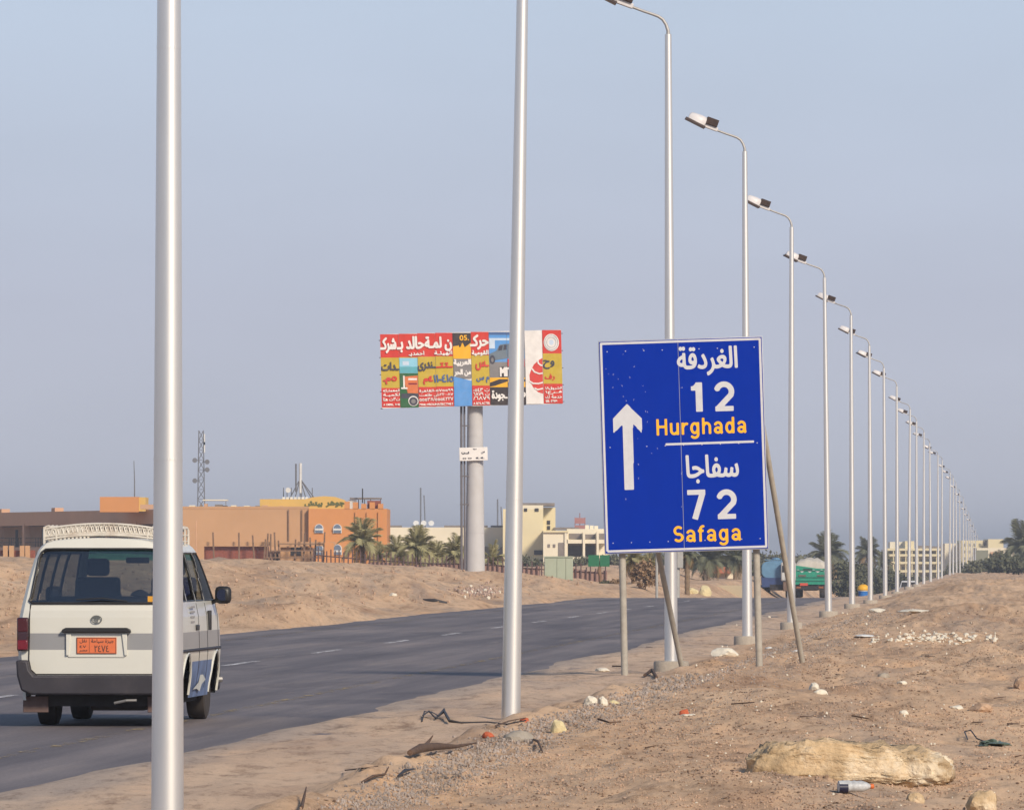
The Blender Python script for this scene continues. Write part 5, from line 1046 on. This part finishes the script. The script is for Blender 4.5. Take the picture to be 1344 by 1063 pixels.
# bushy trees: trunk, limbs and leaf clumps
m_leaf = [mat('leaf_dark_olive', (.085, .088, .05), .85, .4, 2.0), mat('leaf_dry_brown', (.26, .17, .10), .95, .3, 2.0), mat('leaf_grey_green', (.12, .12, .075), .85, .35, 2.0)]
def tree(px, D, base_py, w_px, h_px, label, mi=0, name='bushy_tree', seed=0, cat='tree', dens=1.0):
    rr = np.random.default_rng(seed + int(px)); a = P(px, base_py, D); k = D / F; zt_ = a.z + h_px * k; a.z = gz(a.x, D) - .1; t = thing(name, label, cat, a); w, h = w_px * k / 2, max(zt_ - a.z, w_px * k * .35)
    tb = B(); tb.tube([(0, 0, -.3), (.05, 0, h * .25), (0, 0, h * .5)], [w * .07, w * .05, w * .03], 6)
    tr_ = obj('trunk', tb, m_tr, t)
    for i in range(5): an = i * 1.3; obj('limb', B().tube([(0, 0, h * .2 + .04 * i * h), (math.cos(an) * w * .3, math.sin(an) * w * .3, h * .5), (math.cos(an) * w * .6, math.sin(an) * w * .6, h * .72)], [w * .035, w * .02, w * .01], 5), m_tr, t)
    b = B(); nc = int(60 * dens)
    for _ in range(nc):
        d = rr.normal(size=3); d /= np.linalg.norm(d); rad = rr.uniform(.35, 1) ** .5; c = np.array([d[0] * w * rad, d[1] * w * .9 * rad, h * .56 + d[2] * h * .42 * rad]); cr_ = w * rr.uniform(.14, .28)
        for _ in range(34):
            q = c + rr.normal(size=3) * cr_ * .55; s = w * rr.uniform(.05, .11) + .05; u1 = rr.normal(size=3); u1 /= np.linalg.norm(u1); v1 = np.cross(u1, rr.normal(size=3)); v1 /= np.linalg.norm(v1) + 1e-9
            b.add([q - u1 * s, q + v1 * s * .5, q + u1 * s, q - v1 * s * .5], [(0, 1, 2, 3)])
    obj('crown', b, m_leaf[mi], t); return t
for i, (px, D, by, w, h, lb_, mi) in enumerate((
    (846, 372, 781, 34, 44, 'dry brown shrub beneath the blue sign', 1), (796, 378, 780, 20, 16, 'low dry bush at the foot of the green double board', 2), (812, 376, 781, 22, 12, 'tiny straw coloured bush under the corner of the blue sign', 1),
    (918, 600, 786, 50, 56, 'dark green tree seen under the middle of the blue sign', 0), (950, 620, 786, 54, 48, 'wide dark tree beneath the blue sign near its post', 0), (985, 630, 786, 46, 44, 'dark tree beside the tanker', 0),
    (1105, 640, 790, 56, 48, 'dark bushy tree between the green lorry and the kiosk', 0), (1132, 690, 790, 50, 48, 'rounded dark tree behind the kiosk', 0), (1158, 700, 790, 44, 44, 'dark tree before the far hotel', 0), (1176, 720, 790, 36, 40, 'dark tree nearest the white car', 0),
    (1200, 760, 790, 40, 34, 'low hazy tree under the hotel balconies', 2), (1228, 800, 790, 46, 30, 'hazy grey tree behind the densest lamp posts', 2), (1256, 820, 790, 44, 32, 'hazy shrub tree near the tall hotel block', 2), (1322, 680, 790, 60, 44, 'dark tree mass between the two palms at the sand crest', 0), (1290, 760, 790, 44, 26, 'hazy tree at the foot of the tall hotel block', 2),
    (1068, 760, 790, 40, 34, 'hazy tree just behind the green lorry', 2), (598, 404, 768, 30, 16, 'low scrub at the foot of the palm clump', 2))):
    tree(px, D, by, w, h, lb_, mi, 'shrub' if h < 20 or px == 846 else 'bushy_tree', i, 'shrub' if h < 20 or px == 846 else 'tree')
for px, w, h, lb_ in ((700, 36, 12, 'orange'), ):
    pass
for px, D, w, h, lb_ in ((806, 700, 44, 34, 'far hazy shrub tree beneath the corner of the blue sign'), (832, 720, 40, 46, 'far dusty tree behind the dry shrub under the sign'), (868, 740, 50, 40, 'far olive tree between the two sign posts'), (893, 700, 46, 52, 'far olive tree behind the first lamp under the sign'),
                        (1000, 820, 60, 44, 'far hazy tree behind the tanker'), (1030, 860, 54, 38, 'far hazy tree between tanker and green lorry'), (1062, 880, 60, 46, 'far hazy tree behind the load of the green lorry'), (1095, 900, 60, 52, 'far hazy tree just beyond the green lorry'),
                        (1122, 880, 50, 50, 'far hazy tree beyond the kiosk'), (1268, 880, 50, 30, 'far hazy tree below the tall hotel block'), (1344, 760, 60, 46, 'far tree behind the large palm on the sand crest'), (770, 640, 40, 26, 'grey green bush behind the green double board'), (690, 600, 44, 22, 'low bush at the foot of the tall cream block')):
    tree(px, D, 790 if px > 790 else 775, w, h + (0 if px > 790 else 6), lb_, 2 if px < 900 or px > 990 else 0, 'bushy_tree', int(px), 'tree')
rf = thing('red_roof_house', 'small house with a red roof among the dark trees under the sign', 'house', (X_(945, 560), 560, 0)); pb('wall', 930, 962, 748, 785, 560, 5, m_cr2, rf); pb('roof', 928, 960, 744, 752, 559, 7, mat('red_roof', (.40, .13, .07), .8), rf)
pw = thing('garden_wall', 'pale low wall on the far verge under the blue sign', 'wall', (X_(940, 470), 470, -1.5)); pb('wall', 893, 985, 768, 790, 470, .4, wallmat('sand_wall', (.42, .35, .24)), pw)

# ------------------------------------------------------------------ rocks and litter on the ground
m_sand = mat('sandy_limestone', (.46, .335, .20), .95, .4, 6, bump=1.0, bscale=28, dirt=(.74, .65, .50), dirt_amt=1.0); m_ws = mat('white_stone', (.62, .57, .47), .9, .15, 9, bump=.5); m_cs = mat('cream_stone', (.58, .49, .28), .9, .15, 9, bump=.5)
m_gst = mat('grey_slab', (.31, .27, .22), .9, .15, 6, bump=.4); m_rb = mat('broken_red_brick', (.42, .10, .045), .9, .2, 12, bump=.4); m_stick = mat('dark_driftwood', (.10, .06, .04), .9, .3, 9, bump=.6); m_cable = mat('black_cable', (.03, .027, .03), .6)
m_dirt = mat('dirt_clod', (.40, .27, .18), .95, .25, 8, bump=.5)
def rock_mesh(name, rx, ry_, rz_, seed, sub=3, rough=.25, m=None, flat=.35):
    import bmesh
    bm = bmesh.new(); bmesh.ops.create_icosphere(bm, subdivisions=sub, radius=1)
    pl = [Vector(np.random.default_rng(seed * 31 + i).normal(size=3)).normalized() for i in range(9)]
    for v in bm.verts:
        n = v.co.copy(); k = 1.0
        for i, p_ in enumerate(pl):
            dd = n.dot(p_); lim = .72 + .05 * (i % 4)
            if dd > lim: k = min(k, lim / dd)
        v.co = n * k
        nz = float(vnoise(np.array([v.co.x * 3.1 + seed * 7 + v.co.z * 2]), np.array([v.co.y * 3.1 + v.co.z * 3.7]))[0]) + .5 * float(vnoise(np.array([v.co.x * 8 + seed]), np.array([v.co.y * 8 + v.co.z * 7]))[0])
        v.co *= 1 + rough * nz
        if v.co.z < -flat: v.co.z = -flat
        v.co = Vector((v.co.x * rx, v.co.y * ry_, (v.co.z + flat) * rz_))
    me = bpy.data.meshes.new(name); bm.to_mesh(me); bm.free()
    if m: me.materials.append(m)
    if sub > 2: me.polygons.foreach_set('use_smooth', [True] * len(me.polygons)); me.set_sharp_from_angle(angle=math.radians(28))
    return me
# the long boulder
bl = drop(1112, 1029); k = bl.y / F
from mathutils import noise as mn
me = rock_mesh('boulder', 1, 1, 1, 3, 5, .0, m_sand, .99)
for v in me.vertices:
    d = v.co - Vector((0, 0, .99)); d.normalize(); q = Vector([math.copysign(abs(c_) ** .5, c_) for c_ in d])
    x = q.x * .70 * (1.0 if q.x > 0 else 1.0); top_ = float(np.interp(q.x, [-1, -.75, -.4, 0, .3, .7, 1], [.22, .28, .30, .285, .265, .265, .235])); z = (q.z * .5 + .5) * top_; y = q.y * .22 + .06 * math.sin(q.x * 3)
    p_ = Vector((x, y, z)); n_ = Vector((d.x * .6, d.y, d.z)).normalized()
    dsp = mn.fractal(p_ * 3.5 + Vector((3, 1, 7)), .8, 2.1, 4) * .045 + mn.fractal(p_ * 11, .35, 2.3, 6) * .034 - max(0, mn.noise(p_ * 24)) * .02 + mn.noise(p_ * 45) * .007
    v.co = p_ + n_ * dsp + Vector((0, 0, -.012))
me.polygons.foreach_set('use_smooth', [True] * len(me.polygons))
me.update(); bo2 = tag(obj('boulder', me, None), 'long sandy yellow boulder lying at the bottom edge of the dirt', 'boulder'); bo2.location = bl + Vector((0, .2, -.01)); bo2.rotation_euler = (0, math.radians(1.0), math.radians(-4))
# plastic bottle
bp = drop(1121, 1043); t = thing('plastic_bottle', 'crushed clear plastic bottle with a dark end before the long boulder', 'bottle', bp + Vector((0, 0, .015)), math.radians(8)); k = bp.y / F; t.scale = (.92, 1.05, 1.0)
MB = Matrix.Rotation(math.pi / 2, 4, 'Y')
m_pl = mat('clear_grey_plastic', (.42, .43, .44), .5, .35, 22, spec=.4); 
b = B().lathe([(.015, -.115), (.044, -.11), (.047, -.04), (.041, -.02), (.046, 0), (.041, .02), (.045, .05), (.03, .09), (.014, .115)], 18, Matrix.Translation((0, 0, .040)) @ MB @ Matrix.Scale(.85, 4, (1, 0, 0))); obj('bottle_body', b, m_pl, t, 50)
obj('bottle_cap', B().lathe([(.016, .115), (.017, .135), (.012, .14)], 12, Matrix.Translation((0, 0, .040)) @ MB), mat('orange_cap', (.55, .13, .03), .5), t, 50); obj('dark_label', B().lathe([(.0475, -.112), (.049, -.05)], 18, Matrix.Translation((0, -.004, .032)) @ MB @ Matrix.Scale(.80, 4, (1, 0, 0)), caps=False), mat('dark_blue_label', (.015, .015, .04), .4), t, 50)
def stone(px, py, w, h, m, label, name='stone', cat='stone', seed=None, yaw=0, group=None, flat=.35):
    p_ = drop(px, py); k = p_.y / F; seed = seed or int(px * 3 + py)
    o = tag(obj(name, rock_mesh(name, w * k / 1.7, w * k / 1.9, h * k / 1.25, seed, 3, .22, m, flat), None), label, cat, group); o.location = p_ + Vector((0, 0, -.01)); o.rotation_euler = (0, 0, yaw); return o
stone(951, 861, 32, 11, m_ws, 'flat white stone lying in front of the fourth lamp post', seed=5)
stone(775, 925, 15, 13, m_ws, 'pale stone nearest the first sign post, one of two pale upright stones'); stone(791, 925, 12, 12, m_ws, 'pale pointed stone next to its twin before the blue sign', seed=9)
stone(806, 923, 14, 5, m_cs, 'low crumbly stone beside the two pale upright stones', seed=12); stone(732, 961, 19, 17, m_cs, 'cream cube like stone on the gravel ridge by the leaning lamp', seed=21)
stone(679, 972, 36, 15, m_gst, 'flat grey slab of concrete at the foot of the leaning lamp', 'concrete_slab', 'concrete slab', 14)
stone(641, 967, 14, 9, m_rb, 'broken red brick on the sand before the leaning lamp', 'brick_fragment', 'brick', 31); stone(689, 947, 12, 7, m_rb, 'red brick chip touching the foot of the leaning lamp', 'brick_fragment', 'brick', 32)
stone(898, 937, 13, 8, m_rb, 'bright red brick chip alone in the dirt below the sign', 'brick_fragment', 'brick', 33); stone(904, 939, 18, 4, m_ws, 'thin white flake of stone beside the lone red brick chip', seed=34)
stone(1069, 905, 14, 9, m_ws, 'whitish stone at the foot of the slanted sign brace', seed=35); stone(1077, 911, 16, 7, m_ws, 'flat whitish stone just past the slanted brace foot', seed=36)
stone(791, 881, 20, 5, m_ws, 'little white scrap heap at the road edge by the first sign post', seed=37); stone(1235, 1016, 1, 1, m_sand, 'sandy chip by the boulder end', seed=38)
stone(1288, 933, 26, 12, m_dirt, 'rough sandy clod at the far edge of the dirt', 'clod', 'clod', 39); stone(1200, 1052, 22, 14, m_sand, 'round sandy clod just past the plastic bottle', 'clod', 'clod', 40); stone(1290, 1062, 36, 26, m_sand, 'sandy clod at the very bottom edge past the boulder', 'clod', 'clod', 41)
stone(1186, 937, 10, 7, m_ws, 'small white stone in the dirt above the boulder', seed=42); stone(1160, 889, 14, 7, m_gst, 'small grey stone on the mid slope', seed=43); stone(1184, 897, 12, 5, m_ws, 'small white stone on the mid slope beside the grey one', seed=44)
stone(1256, 930, 18, 6, m_ws, 'pale flat stone among gravel near the sandy clod', seed=45); stone(1345, 905, 26, 18, m_dirt, 'dark dirt lump at the edge of the view', 'clod', 'clod', 46)
stone(516, 783, 9, 5, m_ws, 'white bag like stone on the far sand bank', seed=47); stone(907, 779, 16, 9, m_cs, 'boulder on the far verge under the sign', 'boulder', 'boulder', 48); stone(925, 782, 15, 14, m_cs, 'taller boulder on the far verge under the sign', 'boulder', 'boulder', 49)
stone(1200, 804, 44, 4, m_ws, 'long pale concrete piece on the slope beyond the lamp footings', 'concrete_piece', 'concrete', 50); stone(1153, 803, 26, 5, m_ws, 'pale plaster piece beside the eighth lamp post', 'plaster_piece', 'rubble', 51)
def scatter(name, label, cat, items, m, stuff=True):
    b = B(); PP = drops([i[0] for i in items], [i[1] for i in items])
    for (px, py, w, h, sd_), p_ in zip(items, PP):
        p_ = Vector(p_); k = p_.y / F; me = RK[sd_ % len(RK)]; cs, sn = math.cos(sd_), math.sin(sd_)
        o = len(b.v); b.v += [(p_.x + (v[0] * cs - v[1] * sn) * w * k, p_.y + (v[0] * sn + v[1] * cs) * w * k, p_.z - .25 * h * k + v[2] * h * k) for v in me[0]]; b.f += [tuple(i + o for i in f) for f in me[1]]
    o = obj(name, b, m); tag(o, label, cat); o['kind'] = 'stuff'; return o
RK = []
for s_ in range(12):
    me = rock_mesh('tmp', .5, .5, 1, s_ + 100, 1, .35, None, .6); RK.append(([tuple(v.co) for v in me.vertices], [tuple(p_.vertices) for p_ in me.polygons])); bpy.data.meshes.remove(me)
sr = random.Random(21)
scatter('rubble', 'row of white limestone rubble lying across the mid slope', 'rubble', [(min(max(sr.gauss(1225, 45), 1146), 1306), 838 + sr.gauss(0, 3.2), sr.uniform(2, 10), sr.uniform(1, 3.2), sr.randrange(99)) for _ in range(130)], m_ws)
scatter('brick_rubble', 'heap of broken bricks and stones on the far sand bank below the billboard', 'rubble', [(628 + sr.gauss(0, 15), 777 + sr.gauss(0, 3.6), sr.uniform(2, 6), sr.uniform(1.5, 3.5), sr.randrange(99)) for _ in range(150)], mat('mixed_rubble', (.36, .26, .21), .9, .6, 1.8))
scatter('white_rubble', 'white bits in the brick heap below the billboard', 'rubble', [(628 + sr.gauss(0, 18), 777 + sr.gauss(0, 4), sr.uniform(3, 6), sr.uniform(2, 4), sr.randrange(99)) for _ in range(18)], m_ws)
items = []
for _ in range(16000):
    py = 800 + 263 * sr.random() ** .75; xl = 1322 - (py - 730) / 331 * 5.0 / 5.0 * 0 
    xl = 1322 - (py - HZ) * 4.6 / EYE * 1.0 - (py - HZ) * .0; px = sr.uniform(xl - 20, 1360); s_ = (py - 720) / 300
    if float(vnoise(np.array([px * .016]), np.array([py * .06]))[0]) + sr.uniform(-.3, .45) > 0: items.append((px, py, sr.uniform(1.0, 3.6) * (.4 + s_) * (2.6 if sr.random() < .05 else 1), sr.uniform(.5, 1.6) * (.4 + s_), sr.randrange(999)))
scatter('gravel', 'loose brown gravel and clods strewn over the near dirt', 'gravel', items, mat('brown_gravel', (.37, .255, .18), .95, .5, 2.2))
items = []
for _ in range(2600):
    py = 800 + 263 * sr.random() ** .8; s_ = (py - 720) / 300; px = sr.uniform(1322 - (py - HZ) * 2.75, 1360)
    if float(vnoise(np.array([px * .012 + 3]), np.array([py * .045]))[0]) + sr.uniform(-.25, .25) > 0: items.append((px, py, sr.uniform(.8, 4.5) * (.3 + s_) * sr.choice((.6, 1, 1.3)), sr.uniform(.5, 1.6) * (.4 + s_), sr.randrange(999)))
scatter('dark_gravel', 'dark brown crumbs and pebbles in the near dirt', 'gravel', items, mat('dark_gravel_stone', (.15, .095, .065), .95, .5, 3))
items = []
for _ in range(2600):
    t_ = sr.random() ** .8; py = 885 + 178 * t_; px = float(np.interp(py, [885, 905, 925, 950, 975, 1000, 1030, 1063], [900, 850, 790, 715, 650, 590, 530, 470])) + sr.gauss(12, 16 + 22 * t_)
    items.append((px, py, sr.uniform(1.5, 6), sr.uniform(1, 3.2), sr.randrange(999)))
scatter('grey_gravel', 'strip of grey gravel along the crest of the roadside ridge', 'gravel', items, mat('grey_gravel_stone', (.30, .25, .215), .95, .5, 3))
items = [(sr.uniform(880, 1350), 800 + 263 * sr.random(), sr.uniform(1.2, 5), sr.uniform(.8, 2.4), sr.randrange(999)) for _ in range(170)]
scatter('pale_pebbles', 'pale pebbles scattered over the near dirt', 'pebbles', items, m_ws)
items = [(1322 - (py - HZ) * sr.uniform(2.9, 4.25) / EYE, py, sr.uniform(.8, 3), sr.uniform(.5, 1.4), sr.randrange(999)) for py in [800 + 263 * sr.random() for _ in range(2600)]]
items += [(1322 - (py - HZ) * sr.gauss(4.08, .07) / EYE, py, sr.uniform(1, 4.5), sr.uniform(.5, 1.6), sr.randrange(999)) for py in [815 + 245 * sr.random() for _ in range(1500)]]
scatter('shoulder_gravel', 'fine gravel on the sandy shoulder next to the asphalt', 'gravel', items, MATS['grey_gravel_stone'])
items = [(sr.uniform(0, 780), sr.uniform(745, 845), sr.uniform(1.5, 5), sr.uniform(1, 3), sr.randrange(999)) for _ in range(900)]
items = [it for it in items if it[1] < 856 - it[0] * .1 - 6]
scatter('bank_stones', 'small stones strewn over the sand bank beyond the road', 'stones', items, MATS['brown_gravel'])
# sticks, cable, wood, litter
def line_thing(name, label, cat, pts, r, m, lift=.01, n=6):
    ps = [drop(px, py) + Vector((0, 0, lift + (z if z else 0))) for px, py, z in pts]; o = tag(obj(name, B().tube(ps, r, n), m, None, 60), label, cat); return o
line_thing('cable', 'black cable lying on the sand from a tangle to the leaning lamp', 'cable', [(555, 944, .03), (563, 941, .05), (572, 945, .01), (583, 942, .06), (590, 950, .02), (605, 951, .01), (640, 950, .01), (665, 953, .01), (690, 950, .02)], [.009, .009, .009, .014, .015, .010, .007, .007, .007], m_cable)
line_thing('cable_loop', 'tangled cable end standing up beside the black cable', 'cable', [(554, 948, .0), (557, 940, .04), (566, 942, .05), (575, 944, .03), (583, 940, .07), (586, 946, .03)], .007, m_cable)
line_thing('wood_piece', 'dark brown broken piece of wood on the sand below the cable', 'wood', [(538, 996, .03), (552, 992, .04), (575, 990, .04), (600, 987, .03), (625, 981, .02)], [.022, .034, .028, .014, .006], m_stick, .015, 7)
line_thing('wood_splinter', 'short stub rising from the broken piece of wood', 'wood', [(556, 992, .05), (563, 986, .07), (568, 982, .09)], [.016, .012, .005], m_stick)
line_thing('black_rag', 'dark crumpled strip at the foot of the gravel ridge', 'rag', [(522, 1024, .02), (532, 1021, .04), (543, 1017, .03)], [.006, .013, .005], m_cable)
line_thing('twig', 'thin dark twig on the smooth sand nearest the van pole', 'twig', [(453, 1014, .01), (475, 1014, .02), (496, 1011, .02)], [.005, .006, .004], m_stick)
line_thing('twig', 'dark twig tangle at the start of the gravel ridge', 'twig', [(475, 1029, .0), (490, 1026, .03), (505, 1023, .02), (510, 1019, .05)], [.008, .01, .008, .005], m_stick)
line_thing('twig', 'twig poking up at the very bottom edge of the picture', 'twig', [(396, 1062, .0), (399, 1055, .03), (402, 1048, .06)], [.012, .009, .004], m_stick)
line_thing('twig', 'thin twig beside the grey slab', 'twig', [(650, 958, .01), (668, 952, .03), (690, 948, .03)], [.007, .006, .004], m_stick)
line_thing('stick', 'short brown stick in the dirt below the blue sign', 'stick', [(960, 926, .01), (990, 925, .015)], [.008, .006], m_stick)
line_thing('stick', 'dark little stick on the dirt above the boulder', 'stick', [(785, 1007 - 60, .01), (800, 1009 - 58, .01), (815, 963 - 13, .01)], [.01, .008, .006], m_stick)
line_thing('stick', 'dark stick before the first sign post', 'stick', [(804, 876, .01), (818, 876, .01)], [.012, .01], m_stick)
line_thing('stick', 'thin stick between the boulder and the upper stones', 'stick', [(1118, 943, .01), (1140, 946, .01)], [.008, .006], m_stick)
line_thing('wire', 'curled black wire beside the green bag', 'wire', [(1270, 975, .02), (1266, 969, .05), (1274, 967, .05), (1282, 974, .02), (1292, 976, .01)], .006, m_cable)
line_thing('dark_sheet', 'dark torn strip on the far sand bank', 'sheet', [(556, 788, .0), (570, 790, .02), (586, 792, .0)], [.05, .07, .05], m_cable)
line_thing('branch', 'dead branch on the ridge between the cream stone and the grey slab', 'branch', [(700, 972, .0), (706, 980, .03), (712, 988, .0)], [.007, .011, .006], m_stick)
for i in range(16):
    px, py = sr.uniform(830, 1340), sr.uniform(830, 1000); l = sr.uniform(6, 16)
    line_thing('twig', 'x', 'twig', [(px, py, .005), (px + l, py + sr.uniform(-2, 2), .012)], [.007, .004], m_stick)
    o = COL.objects[-1]; o['label'] = 'tiny dry twig strewn on the near dirt'; o['group'] = 'dry twigs strewn on the dirt'
gbm = mat('green_bag_plastic', (.09, .12, .09), .4, .2, 9); p_ = drop(1302, 978); me = rock_mesh('plastic_bag', .12, .14, .045, 77, 4, .8, gbm, .1)
o = tag(obj('plastic_bag', me, None), 'flattened dark green plastic bag beside a curled wire', 'plastic bag'); o.location = p_
p_ = drop(865, 893); 
line_thing('wood_scraps', 'dark scraps by the round concrete footing of the third lamp', 'scraps', [(846, 889, .02), (856, 885, .05), (862, 890, .0)], [.02, .03, .02], m_stick)
# rubbish strips of plastic near the lamp footings
for px, py, w, lb_ in ((1136, 836, 26, 'white plastic scrap at the start of the limestone rubble row'), (1010, 852, 10, 'white scrap beside the footings'), (1045, 855, 10, 'white paper scrap near the sixth lamp footing')):
    stone(px, py, w, 3, m_white, lb_, 'plastic_scrap', 'litter', int(px))

# ------------------------------------------------------------------ air
hz = obj('haze', B().box(-3200, 3200, -60, 9200, -54, 24), None, None); hz['kind'] = 'stuff'; hz['label'] = 'pale desert haze'
hm = bpy.data.materials.new('haze_air'); hm.use_nodes = True; N = hm.node_tree.nodes; N.remove(N['Principled BSDF'])
pv = N.new('ShaderNodeVolumePrincipled'); pv.inputs['Color'].default_value = (*HAZE_COLOR, 1); pv.inputs['Density'].default_value = HAZE_DENSITY; pv.inputs['Anisotropy'].default_value = .2
hm.node_tree.links.new(pv.outputs[0], N['Material Output'].inputs['Volume']); hz.data.materials.append(hm)
